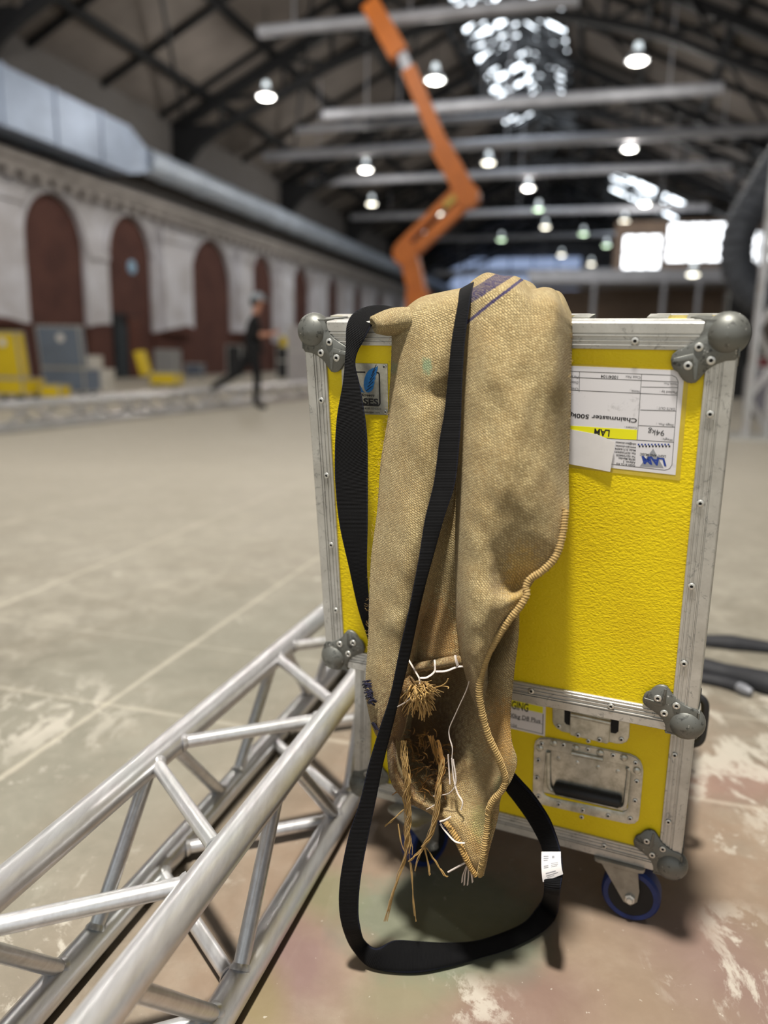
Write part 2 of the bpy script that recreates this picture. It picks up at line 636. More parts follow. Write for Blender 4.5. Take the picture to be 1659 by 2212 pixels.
def guard(parent, X):
    """ball corner: local x, y inward along the two edges, z outward"""
    b = MB(X)
    b.bprism([(x / 1000, y / 1000) for x, y in GUARD], -0.001, 0.0030, 0.0009)
    # wrap-over plates on the two sides
    for fl in (0, 1):
        o = [(-.002, .003), (.040, .003), (.046, -.02), (.058, -.034), (.050, -.052), (.034, -.046), (.022, -.034), (-.002, -.040)]
        pts = [V3((u, 0, w)) for u, w in o]
        inner = [V3((p.x, .0005, p.z)) for p in pts]
        outer = [V3((p.x, -.0030, p.z)) for p in pts]
        if fl:
            inner = [V3((p.y, p.x, p.z)) for p in inner]
            outer = [V3((p.y, p.x, p.z)) for p in outer]
        b.loft([inner, outer])
    # raised rib between the rivets
    b.bprism([(x / 1000, y / 1000) for x, y in [(48, 40), (50, 38), (72, 44), (73, 50), (50, 46), (47, 70), (43, 70), (43, 46)]], 0.002, 0.0036, 0.0005)
    # the ball itself, slightly flattened
    rings = []
    c = V3((.0135, .0150, -.0100))
    n = 28
    for i in range(15):
        th = pi * i / 14
        rings.append([c + V3((sin(th) * cos(2 * pi * k / n) * .0270, sin(th) * sin(2 * pi * k / n) * .0270, cos(th) * .0225)) for k in range(n)])
    b.loft(rings)
    g = b.build('corner_guard', MT['corner'], parent, angle=50)
    return g


def rivets(parent, X, pts, r=0.0050):
    proto = None
    for (x, y, z) in pts:
        b = MB(X @ Matrix.Translation((x, y, z)))
        b.lathe([(r * 1.0, 0), (r, .0006), (r * .92, .0013), (r * .6, .0019), (r * .46, .0020), (r * .40, .0012)], 16)
        b.lathe([(r * .40, .0010), (r * .395, .00135)], 12, 1)
        b.build('rivet', [MT['rivet'], MT['hole']], parent)


def corner_X(M, W_, H_, which):
    x, y = which
    ex = V3((1 if x == 0 else -1, 0, 0))
    ey = V3((0, 1 if y == 0 else -1, 0))
    return M @ frame(V3((0 if x == 0 else W_, 0 if y == 0 else H_, 0)), ex, ey, V3((0, 0, 1)))


def flat_shape(b, X, pts, z, th, mat):
    bb = MB(X)
    bb.prism(pts, z, z + th)
    b.add(bb.v, bb.f, mat)


def put_text(b, M, unproj, body, px, py, hpx, mat, z, bold=0.0, flip=True, shear=0.0, fit=None, ang=0.0):
    """lay text on a panel; (px, py) is the photo point where its baseline starts"""
    s0, t0 = unproj(px, py)
    h = abs(unproj(px, py + hpx)[1] - t0)
    vs, fs = text_mesh(body, 1.0, 0, shear)
    top = max((v.y for v in vs), default=1)
    cap = 0.70
    k = h / cap
    if bold:
        vs, fs = text_mesh(body, 1.0, bold, shear)
    sx = k
    if fit is not None:
        wid = max(v.x for v in vs)
        s1, t1 = unproj(fit, py)
        sx = abs(s1 - s0) / wid
    R = Matrix.Rotation(pi + ang if flip else ang, 4, 'Z')
    out = []
    for v in vs:
        p = R @ V3((v.x * sx, v.y * k, 0))
        out.append(V3((s0 + p.x, t0 + p.y, z)))
    b.add(out, fs, mat)


def build_case():
    root = empty('flight_case', (B0.x + cA.x * .3 - cN.x * .28, B0.y + cA.y * .3 - cN.y * .28, 0),
                 'yellow flight case on blue casters with its tall lid tipped open', 'flight case')
    # ---- lid
    b = MB(LIDM)
    b.box(.004, W - .004, .004, HL - .004, -.010, -.0038)
    gs = [lid_st(1244, 690)[0], lid_st(1402, 690)[0]]          # latch cut-out in the top edge
    b.box(.004, .0105, .0105, HL - .0105, -LD, -.0101)
    b.box(W - .0105, W - .004, .0105, HL - .0105, -LD, -.0101)
    b.box(.0105, W - .0105, .004, .0105, -LD, -.0101)
    for s0, s1 in ((.0106, gs[0]), (gs[1], W - .0106)):
        b.box(s0, s1, HL - .0105, HL - .004, -LD, -.0101)
    lid = b.build('case_lid', MT['yellow'], root, smooth=False)
    tag(lid, 'tall yellow grained lid panel edged in scuffed aluminium')
    z = V3((0, 0, 1))
    E = .02
    for X, L in ((frame(V3((E, 0, 0)), V3((1, 0, 0)), V3((0, 1, 0)), z), W - 2 * E), (frame(V3((W - E, HL, 0)), V3((-1, 0, 0)), V3((0, -1, 0)), z), W - 2 * E),
                 (frame(V3((0, HL - E, 0)), V3((0, -1, 0)), V3((1, 0, 0)), z), HL - 2 * E), (frame(V3((W, E, 0)), V3((0, 1, 0)), V3((-1, 0, 0)), z), HL - 2 * E)):
        rail(LIDM @ X, L).build('edge_rail', MT['alu'], lid, angle=25)
    for x in (0, 1):
        for y in (0, 1):
            X = corner_X(LIDM, W, HL, (x, y))
            guard(lid, X)
            rivets(lid, X, [(p[0] / 1000, p[1] / 1000, .0030) for p in GRIV], .0056)
    pts = [(1372, 736.6), (1534, 894.6), (1512.8, 1087), (1494, 1266), (1477.7, 1432.6), (694.8, 865), (706.3, 1027), (716.3, 1177), (726, 1318), (1148, 1492), (1320, 1525)]
    rivets(lid, LIDM, [(*lid_st(*p), .0008) for p in pts], .0050)
    # rear closing rim
    for (x0, x1, y0, y1) in ((0, .012, 0, HL), (W - .012, W, 0, HL), (.012, W - .012, 0, .012), (.012, gs[0], HL - .012, HL), (gs[1], W - .012, HL - .012, HL)):
        bb = MB(LIDM)
        bb.box(x0, x1, y0, y1, -LD - .004, -LD + .022)
        bb.build('closing_rim', MT['alu'], lid, smooth=False)
    # sunken latch dish in the top edge and the latch plates beside it
    bb = MB(LIDM)
    bb.box(gs[0] - .002, gs[1] + .002, HL - .026, HL - .023, -LD, -.012)
    bb.box(gs[0] - .002, gs[0], HL - .026, HL - .003, -LD, -.036)
    bb.box(gs[1], gs[1] + .002, HL - .026, HL - .003, -LD, -.036)
    bb.build('latch_dish', MT['zinc'], lid, smooth=False)
    for s0, s1 in ((gs[0] - .012, gs[0] + .012), (gs[1] - .006, gs[1] + .020), (lid_st(1480, 690)[0], lid_st(1535, 690)[0]), (lid_st(700, 690)[0], lid_st(742, 690)[0])):
        bb = MB(LIDM)
        bb.box(s0, s1, HL - .004, HL + .0022, -.085, -.036)
        bb.build('latch_plate', MT['zinc'], lid, smooth=False)

    # ---- the big delivery label, stuck on upside down
    Q = -.0036
    u = lambda x, y: lid_st(1180 + x / 4.608, 780 + y / 4.608, Q)
    lp = MB(LIDM)
    film = [u(1425, 92), u(1330, 1190), u(-700, 950), u(-640, -20)]
    lp.prism(film, Q - .0004, Q + .0003, 1)
    sheet = [u(1377, 95), u(1286, 1133), u(-640, 920), u(-600, 10)]
    lp.prism(sheet, Q + .0003, Q + .0006, 0)
    zi = Q + .0006

    def line(p, q, w=.0006):
        a, c = V3((*u(*p), 0)), V3((*u(*q), 0))
        d = (c - a).normalized()
        nn = V3((-d.y, d.x, 0)) * w / 2
        lp.prism([(a + nn).xy, (c + nn).xy, (c - nn).xy, (a - nn).xy], zi, zi + .00012, 2)
    for seg in (((-520, 70), (1250, 140)), ((1250, 140), (1292, 160)), ((1292, 160), (1314, 205)), ((1314, 205), (1252, 1030)), ((1252, 1030), (1228, 1070)), ((1228, 1070), (1180, 1084)),
                ((1180, 1084), (-560, 890)), ((-520, 70), (-560, 890)), ((950, 128), (905, 788)), ((333, 103), (328, 306)), ((-520, 125), (1313, 208)), ((949, 256), (1310, 263)),
                ((-530, 250), (1305, 338)), ((935, 485), (1290, 496)), ((920, 640), (1278, 656)), ((-550, 700), (1266, 806))):
        line(*seg)
    bar = [u(906, 684), u(900, 785), u(-545, 690), u(-540, 590)]
    lp.prism(bar, zi, zi + .0001, 3)
    UP = lambda px, py: lid_st(px, py, Q)

    def tx(body, x, y, h, bold=0.0, mat=2, fit=None, shear=0.0):
        put_text(lp, LIDM, UP, body, 1180 + x / 4.608, 780 + y / 4.608, h / 4.608, mat, zi + .0002, bold, True, shear,
                 None if fit is None else 1180 + fit / 4.608, -0.035)
    for a in (('Case No:', 942, 152, 26, 0, 2, 790), ('1004/104', 725, 146, 32, 0.012, 2, 545), ('Pers:', 325, 148, 26, 0, 2, 245), ('Date:', 322, 202, 26, 0, 2, 245),
              ('Check:', 322, 266, 26, 0, 2, 225), ('Store Pos:', 1308, 222, 20, 0, 2, 1170), ('Packed by :', 1303, 302, 26, 0, 2, 1130), ('Notes :', 932, 292, 24, 0, 2, 835),
              ('DATE OUT :', 1284, 466, 26, 0, 2, 1102), ('Stage Pos. :', 1272, 628, 24, 0, 2, 1095), ('94kg', 1182, 690, 56, 0, 2, 1015), ('Weight :', 1262, 774, 24, 0, 2, 1142),
              ('Content :', 903, 656, 24, 0, 2, 778), ('Chainmaster 500kg D8 Plus', 908, 572, 42, 0.022, 2, -60), ('LAM', 638, 686, 66, 0.03, 2, 480)):
        tx(*a)
    for k, (s_, y, fit) in enumerate((('info@lam-showtec', 818, 690), ('www.lam-showtec', 852, 690), ('Mobil: 0171/64094', 880, 684), ('Fax: 02373/689693', 912, 680), ('Tel: 02373/66030', 944, 696),
                                      ('58706 Menden', 972, 720), ('Adlerstr. 2', 1002, 765), ('GmbH & Co. KG', 1030, 697))):
        tx(s_, 896 - k * 1.3, y, 20, 0.02, 2, fit)
    lp.prism([u(1065, 870), u(1170, 1064), u(930, 1048)], zi, zi + .0001, 5)
    tx('LIGHT AND MUSIC', 1194, 938, 24, 0.02, 2, 932)
    tx('LAM', 1180, 968, 74, 0.04, 4, 945, -0.35)
    for k in range(10):
        x = 1225 - k * 33
        lp.prism([u(x, 822), u(x - 16, 821), u(x - 17, 838), u(x - 1, 839)], zi, zi + .0001, 4)
        lp.prism([u(x + 10, 838), u(x - 6, 837), u(x - 7, 857), u(x + 9, 858)], zi, zi + .0001, 2)
    tag(lp.build('delivery_label', [MT['label'], MT['film'], MT['ink'], MT['yink'], MT['blueink'], MT['greyink']], lid, smooth=False), 'white delivery label stuck on upside down')
    # torn white strip pasted over it, its corner lifting
    sp_ = MB(LIDM)
    g = [[u(x, y) for x in ()] for y in ()]
    rows = []
    for k in range(9):
        f = k / 8
        top = (-200 + 800 * f, 600 + 140 * f) if f < .999 else (690, 800)
        bot = (-180 + 820 * f, 950 + 145 * f)
        row = []
        for j in range(5):
            h = j / 4
            x_, y_ = top[0] + (bot[0] - top[0]) * h, top[1] + (bot[1] - top[1]) * h
            s_, t_ = u(x_, y_)
            row.append(V3((s_, t_, zi + .0005 + .004 * max(0, f - .55) ** 1.5 * 2)))
        rows.append(row)
    v = [p for r in rows for p in r]
    nv = len(v)
    fs = [(i * 5 + j, i * 5 + j + 1, (i + 1) * 5 + j + 1, (i + 1) * 5 + j) for i in range(8) for j in range(4)]
    v2 = [V3((p.x, p.y, p.z + .0003)) for p in v]
    fs2 = [tuple(nv + i for i in f) for f in fs]
    rim = [j for j in range(5)] + [i * 5 + 4 for i in range(1, 9)] + [8 * 5 + j for j in range(3, -1, -1)] + [i * 5 for i in range(7, 0, -1)]
    fr = [(rim[i], rim[(i + 1) % len(rim)], nv + rim[(i + 1) % len(rim)], nv + rim[i]) for i in range(len(rim))]
    sp_.add(v + v2, fs + fs2 + fr)
    sp_.build('paper_strip', MT['paper'], lid)

    # ---- maker's plate with blue wing
    u2 = lambda x, y: lid_st(620 + x / 3.302, 560 + y / 3.302, Q)
    mp = MB(LIDM)
    mp.prism([u2(390, 740), u2(718, 745), u2(723, 1110), u2(400, 1100)], Q - .0003, Q + .0010, 0)
    z2 = Q + .0010
    UP2 = lambda px, py: lid_st(px, py, Q)
    wing = [(650, 757), (640, 768), (612, 776), (585, 792), (568, 815), (558, 840), (551, 870), (549, 900), (556, 925), (566, 945), (585, 950), (604, 940), (616, 922), (621, 900), (627, 880), (624, 868), (634, 850), (631, 838), (641, 820), (639, 806), (648, 790)]
    mp.prism([u2(*p) for p in wing], z2, z2 + .0004, 1)
    for k in range(6):
        x, y = 566 + k * 9, 935 - k * 26
        a, c = u2(x, y), u2(x + 46 - k * 4, y - 34 - k * 4)
        a2, c2 = u2(x + 4, y + 4), u2(x + 49 - k * 4, y - 31 - k * 4)
        mp.prism([a, c, c2, a2], z2 + .0004, z2 + .0006, 2)
    mp.prism([u2(*p) for p in ((512, 885), (528, 905), (545, 942), (556, 950), (530, 948), (516, 925))], z2, z2 + .0004, 1)

    def pline(p, q, w=.0022):
        a, c = V3((*u2(*p), 0)), V3((*u2(*q), 0))
        d = (c - a).normalized()
        nn = V3((-d.y, d.x, 0)) * w / 2
        mp.prism([(a + nn).xy, (c + nn).xy, (c - nn).xy, (a - nn).xy], z2, z2 + .0003, 2)
    for seg in (((425, 803), (560, 805)), ((630, 806), (650, 808)), ((650, 808), (660, 818)), ((660, 818), (665, 1030)), ((665, 1030), (655, 1043)), ((655, 1043), (432, 1036)), ((425, 803), (432, 1036))):
        pline(*seg)
    put_text(mp, LIDM, UP2, 'CASES', 620 + 445 / 3.302, 560 + 1028 / 3.302, 42 / 3.302, 2, z2 + .0005, .035, False, 0, 620 + 655 / 3.302)
    put_text(mp, LIDM, UP2, 'down', 620 + 518 / 3.302, 560 + 976 / 3.302, 22 / 3.302, 2, z2 + .0005, .01, False, .3, 620 + 626 / 3.302)
    put_text(mp, LIDM, UP2, '9 4105 55400-0', 620 + 540 / 3.302, 560 + 1068 / 3.302, 15 / 3.302, 2, z2 + .0003, 0, False, 0, 620 + 672 / 3.302)
    put_text(mp, LIDM, UP2, 'own-cases.com', 620 + 545 / 3.302, 560 + 1094 / 3.302, 15 / 3.302, 2, z2 + .0003, 0, False, 0, 620 + 664 / 3.302)
    tag(mp.build('maker_plate', [MT['zinc'], MT['wing'], MT['ink']], lid, smooth=False), 'small metal plate with a blue wing')
    rivets(lid, LIDM, [(*u2(397, 757), z2), (*u2(697, 766), z2), (*u2(706, 1087), z2), (*u2(412, 1082), z2)], .0030)

    # ---- body
    b = MB(BODM)
    hv = [bod_st(1150 + x / 4.74, 1480 + y / 4.74) for x, y in ((108, 700), (995, 880), (965, 1290), (100, 1110), (135, 672), (958, 825))]
    hx0, hx1 = min(p[0] for p in hv), max(p[0] for p in hv)
    hy0, hy1 = min(p[1] for p in hv), max(p[1] for p in hv)
    b.box(.004, hx0, ZB + .004, ZT - .01, -.010, -.0038)
    b.box(hx1, W - .004, ZB + .004, ZT - .01, -.010, -.0038)
    b.box(hx0, hx1, ZB + .004, hy0, -.010, -.0038)
    b.box(hx0, hx1, hy1, ZT - .01, -.010, -.0038)
    b.box(.004, W - .004, ZB + .004, ZT - .01, -BD, -BD + .008)
    b.box(.004, .012, ZB + .004, ZT - .01, -BD + .0081, -.0101)
    b.box(W - .012, W - .004, ZB + .004, ZT - .01, -BD + .0081, -.0101)
    b.box(.0121, W - .0121, ZB + .004, ZB + .014, -BD + .0081, -.0101)
    body = b.build('case_body', MT['yellow'], root, smooth=False)
    tag(body, 'low yellow base of the case')
    for X, L in ((frame(V3((E, ZB, 0)), V3((1, 0, 0)), V3((0, 1, 0)), z), W - 2 * E), (frame(V3((0, ZT, 0)), V3((0, -1, 0)), V3((1, 0, 0)), z), ZT - ZB - E),
                 (frame(V3((W, ZB + E, 0)), V3((0, 1, 0)), V3((-1, 0, 0)), z), ZT - ZB - E)):
        rail(BODM @ X, L).build('edge_rail', MT['alu'], body, angle=25)
    for x0, x1, z0, z1 in ((0, W, -.012, 0), (0, W, -BD, -BD + .012), (0, .012, -BD + .0121, -.0121), (W - .012, W, -BD + .0121, -.0121)):
        bb = MB(BODM)
        bb.box(x0, x1, ZT - .024, ZT - .002, z0, z1)
        bb.build('closing_rim', MT['alu'], body, smooth=False)
    for s0, s1, z0, z1 in ((0, .035, -BD - .002, -BD + .03), (W - .035, W, -BD - .002, -BD + .03)):
        bb = MB(BODM)
        bb.box(s0, s1, ZB, ZT - .03, z0, z1)
        bb.build('edge_rail', MT['alu'], body, smooth=False)
    for s0, s1 in ((-.0015, .004), (W - .004, W + .0015)):
        bb = MB(BODM)
        bb.box(s0, s1, ZB, ZB + .03, -BD + .03, -.036)
        bb.build('edge_rail', MT['alu'], body, smooth=False)
    for x in (0, 1):
        X = corner_X(BODM @ Matrix.Translation((0, ZB, 0)), W, 1, (x, 0))
        guard(body, X)
        rivets(body, X, [(p[0] / 1000, p[1] / 1000, .0030) for p in GRIV], .0052)
        g2 = frame(V3((0 if x == 0 else W, ZB, -BD)), V3((1 if x == 0 else -1, 0, 0)), V3((0, 1, 0)), V3((0, 0, -1)))
        guard(body, BODM @ g2)
    rivets(body, BODM, [(*bod_st(*p), .0008) for p in ((1457.5, 1631), (1443.9, 1775), (1305, 1827), (1180, 1794), (784, 1600))], .0048)
    rivets(body, BODM, [(*bod_st(1150 + x / 4.74, 1480 + y / 4.74), -.0036) for x, y in ((570, 580), (502, 1360))], .004)

    # body label with what is left of its wording
    Q2 = -.0036
    ub = lambda x, y: bod_st(1050 + x / 2.724, 1350 + y / 2.724, Q2)
    bl = MB(BODM)
    bl.prism([ub(352, 470), ub(346, 655), ub(-60, 560), ub(-55, 380)], Q2 - .0003, Q2 + .0004, 0)
    bl.prism([ub(336, 482), ub(334, 520), ub(-45, 435), ub(-45, 395)], Q2 + .0004, Q2 + .0005, 1)
    bl.prism([ub(335, 640), ub(335, 643), ub(-45, 553), ub(-45, 550)], Q2 + .0004, Q2 + .0005, 2)
    bl.prism([ub(338, 523), ub(334, 523), ub(331, 640), ub(335, 640)], Q2 + .0004, Q2 + .0005, 2)
    bl.prism([ub(335, 583), ub(335, 585), ub(-45, 505), ub(-45, 502)], Q2 + .0004, Q2 + .0005, 2)
    UB = lambda px, py: bod_st(px, py, Q2)
    fx = lambda x, y: (1050 + x / 2.724, 1350 + y / 2.724)
    put_text(bl, BODM, UB, 'RIGGING', *fx(85, 478), 17, 2, Q2 + .0006, .02, False, 0, fx(250, 500)[0])
    put_text(bl, BODM, UB, '500kg D8 Plus', *fx(118, 536), 9, 2, Q2 + .0006, .012, False, 0, fx(322, 560)[0])
    put_text(bl, BODM, UB, '1004/104', *fx(86, 583), 6.5, 2, Q2 + .0006, 0, False, 0, fx(182, 585)[0])
    tag(bl.build('body_label', [MT['label'], MT['yink'], MT['ink']], body, smooth=False), 'small white label with a yellow band')

    # ---- hinge under the lid: zinc dish, cover plate, springs
    v = lambda x, y: bod_st(1150 + x / 4.74, 1480 + y / 4.74)
    hb = MB(BODM)

    def poly(pts, z0, z1, mat=0, bv=.0008):
        hb.bprism([v(*p) for p in pts], z0, z1, bv, mat)
    poly([(205, 200), (205, 375), (215, 410), (245, 445), (300, 480), (860, 605), (920, 605), (965, 585), (990, 540), (1000, 330)], -.0045, -.0015)
    poly([(325, 200), (325, 380), (345, 405), (400, 420), (400, 210)], -.0016, -.0011, 1, .0002)
    poly([(800, 300), (800, 490), (850, 500), (880, 480), (890, 315)], -.0016, -.0011, 1, .0002)
    poly([(395, 215), (385, 480), (395, 505), (760, 592), (785, 580), (805, 300)], -.0015, .0032)
    hinge = hb.build('lid_hinge', [MT['zinc'], MT['hole']], root, angle=30)
    bb = MB(BODM)
    a, c = v(398, 290), v(806, 378)
    bb.tube([(a[0], a[1], .003), (c[0], c[1], .003)], .0045, 12)
    bb.build('hinge_pin', MT['zinc'], hinge)
    rivets(hinge, BODM, [(*v(470, 503), .0032), (*v(690, 549), .0032)], .0046)
    rivets(hinge, BODM, [(*v(267, 425), -.0014), (*v(910, 560), -.0014)], .0046)

    # ---- spring handle in its dish
    hd = MB(BODM)
    outer = [(70, 548), (110, 540), (180, 545), (1000, 712), (1060, 740), (1105, 785), (1130, 850), (1130, 900), (1088, 1370), (1070, 1405), (1030, 1425), (970, 1422), (60, 1215), (20, 1185), (5, 1130), (22, 620), (36, 575)]
    inner = [(135, 680), (160, 664), (220, 672), (940, 815), (985, 840), (1003, 890), (975, 1270), (958, 1305), (920, 1310), (160, 1155), (115, 1130), (100, 1085)]
    ov, iv = [v(*p) for p in outer], [v(*p) for p in inner]

    def ang_resample(pts, c, n=72):
        res = []
        for k in range(n):
            a = 2 * pi * k / n
            d = V3((cos(a), sin(a), 0))
            best = None
            for i in range(len(pts)):
                p, q = V3((*pts[i], 0)), V3((*pts[(i + 1) % len(pts)], 0))
                e = q - p
                den = d.x * e.y - d.y * e.x
                if abs(den) < 1e-12:
                    continue
                w = p - V3((*c, 0))
                t_ = (w.x * e.y - w.y * e.x) / den
                s_ = (w.x * d.y - w.y * d.x) / den
                if t_ > 0 and -1e-6 <= s_ <= 1 + 1e-6 and (best is None or t_ > best):
                    best = t_
            res.append((c[0] + d.x * best, c[1] + d.y * best))
        return res
    cc = v(560, 985)
    ro, ri = ang_resample(ov, cc), ang_resample(iv, cc)
    L3 = lambda pts, z_: [V3((p[0], p[1], z_)) for p in pts]
    mid_ = [((p[0] * .3 + q[0] * .7), (p[1] * .3 + q[1] * .7)) for p, q in zip(ro, ri)]
    deep = [((q[0] - cc[0]) * .93 + cc[0], (q[1] - cc[1]) * .93 + cc[1]) for q in ri]
    hd.loft([L3(ro, -.005), L3(ro, -.0022), L3(inset(ro, -.0006), -.0015), L3(mid_, -.0012), L3(ri, -.0030), L3(deep, -.0200), L3([((q[0] - cc[0]) * .9 + cc[0], (q[1] - cc[1]) * .9 + cc[1]) for q in ri], -.0215)], cap=True)
    handle = hd.build('recessed_handle', MT['zinc'], root, angle=40)
    tag(handle, 'zinc dish with a black gripped spring handle')

    def hpiece(name, pts, z0, z1, mt, bv=.0008):
        q = MB(BODM)
        q.bprism([v(*p) for p in pts], z0, z1, bv)
        return q.build(name, mt, handle, angle=30)
    hpiece('mounting_strip', [(36, 600), (70, 552), (180, 549), (1000, 716), (1062, 745), (1100, 785), (1122, 850), (1118, 930), (1010, 905), (985, 835), (940, 818), (190, 668), (140, 660), (70, 690)], -.0016, .0006, MT['zinc'])
    hpiece('backing_plate', [(215, 705), (945, 850), (935, 960), (205, 800)], -.0213, -.0080, MT['zinc'])
    hpiece('backing_plate', [(205, 800), (935, 955), (905, 1240), (200, 1090)], -.0213, -.0120, MT['zinc'])
    q = MB(BODM)
    a, c = v(405, 690), v(725, 755)
    q.tube([(a[0], a[1], .0012), (c[0], c[1], .0012)], .0046, 12)
    q.build('hinge_barrel', MT['zinc'], handle)
    for pa in (((160, 690), (160, 760), (165, 1000), (190, 1070), (225, 1085)), ((975, 850), (985, 900), (960, 1120), (945, 1230), (910, 1262))):
        q = MB(BODM)
        q.tube(catmull([(*v(*p), -.0025) for p in pa], 5), .0042, 10)
        q.build('handle_arm', MT['zinc'], handle)
    q = MB(BODM)
    a, c = v(222, 1045), v(915, 1195)
    d = V3((c[0] - a[0], c[1] - a[1], 0))
    path = [V3((a[0], a[1], .0005)) + d * f for f in (0, .02, .04, .96, .98, 1)]
    q.tube(path, [.006, .0095, .0105, .0105, .0095, .006], 16)
    for f in (.0, .35, .7):
        off = V3((0, -.0062 + .006 * f, .0098 - .002 * f))
        q.tube([path[2] + off, path[3] + off], .0009, 6)
    q.build('handle_grip', MT['rubber'], handle)
    rv = [(95, 598), (318, 610), (570, 658), (828, 717), (1058, 795), (60, 770), (1068, 990), (1050, 1188), (1000, 1370), (775, 1340), (515, 1282), (268, 1220), (62, 1140), (45, 950)]
    rivets(handle, BODM, [(*v(*p), -.0012 if p[1] > 800 or p[0] < 80 else .0006) for p in rv], .0044)
    for p in ((75, 640), (220, 590), (445, 640), (695, 690), (937, 740), (1070, 870), (258, 765), (452, 808), (668, 857), (872, 900)):
        q = MB(BODM @ Matrix.Translation((*v(*p), -.0080 if 220 < p[0] < 900 and p[1] > 750 else .0005)))
        q.lathe([(.0066, 0), (.0063, .0012), (.0050, .0026), (.0028, .0035), (.0005, .0038)], 16)
        q.build('dome_rivet', MT['zinc'], handle)

    # black rubber grip of the second handle on the right flank
    q = MB(BODM)
    q.tube(catmull([(W - .002, .262, -.20), (W + .012, .272, -.20), (W + .016, .290, -.20), (W + .016, .335, -.20), (W + .012, .352, -.20), (W - .002, .362, -.20)], 5), .0075, 10)
    tag(q.build('flank_grip', MT['rubber'], root), 'black grip on the right flank')

    # ---- casters
    def caster(x, zc, yaw, drop=0.0, tread=.050):
        R = Matrix.Translation(BODM @ V3((x, 0, zc))) @ Matrix.Rotation(yaw, 4, 'Z')
        kk = MB(R)
        kk.rbox(-.042, .042, -.042, .042, ZB - .006, ZB, .008)
        kk.lathe([(.030, ZB - .016), (.034, ZB - .012), (.034, ZB - .006)], 20)
        top = kk.build('caster', MT['fork'], root, angle=30)
        # wheel: axle along local x, trail along local y
        WX = R @ Matrix.Translation((0, -.022, .050)) @ Matrix.Rotation(pi / 2, 4, 'Y')
        w = MB(WX)
        w.lathe([(.038, -.017), (.046, -.017), (.0495, -.012), (.050, 0), (.0495, .012), (.046, .017), (.038, .017), (.038, -.017)], 40, cap=False)
        wh = w.build('caster_tyre', MT['bluetyre'], top, angle=30)
        w = MB(WX)
        w.lathe([(.004, -.014), (.038, -.0165), (.038, .0165), (.004, .014)], 32)
        w.lathe([(.011, -.019), (.011, .019)], 16)
        w.build('wheel_hub', MT['hub'], top, angle=30)
        for s in (-1, 1):
            f = MB(R)
            prof = [(.030, ZB - .014), (-.034, ZB - .014), (-.040, .052), (-.032, .034), (-.016, .034), (-.004, .050)]
            prof = [(.034, ZB - .012), (-.030, ZB - .012), (-.036, .066), (-.034, .046), (-.024, .036), (-.012, .040)]
            ring = lambda xx: [V3((xx, p[0], p[1])) for p in prof]
            f.loft([ring(s * .0205), ring(s * .0235)])
            f.build('fork_plate', MT['fork'], top, smooth=False)
            a = MB(R @ Matrix.Translation((s * .0235, -.022, .050)) @ Matrix.Rotation(s * pi / 2, 4, 'Y'))
            a.lathe([(.009, 0), (.009, .005), (.006, .006), (.005, .010)], 6)
            a.build('axle_nut', MT['rivet'], top, smooth=False)
        return top
    def at(px, py, d):
        # swivel so that the fork trails along d; the wheel centre sits over (px, py) at axle height
        wc = on_z(px, py, .050)
        d = d.normalized()
        piv = BODI @ (wc - d * .022)
        caster(piv.x, piv.z, atan2(d.x, -d.y))
    at(1364, 1922, cA)
    at(918, 1812, cN * -1 + cA * .55)
    caster(W - .09, -BD + .10, 1.0)
    caster(.09, -BD + .10, -.6)
    return root


build_case()

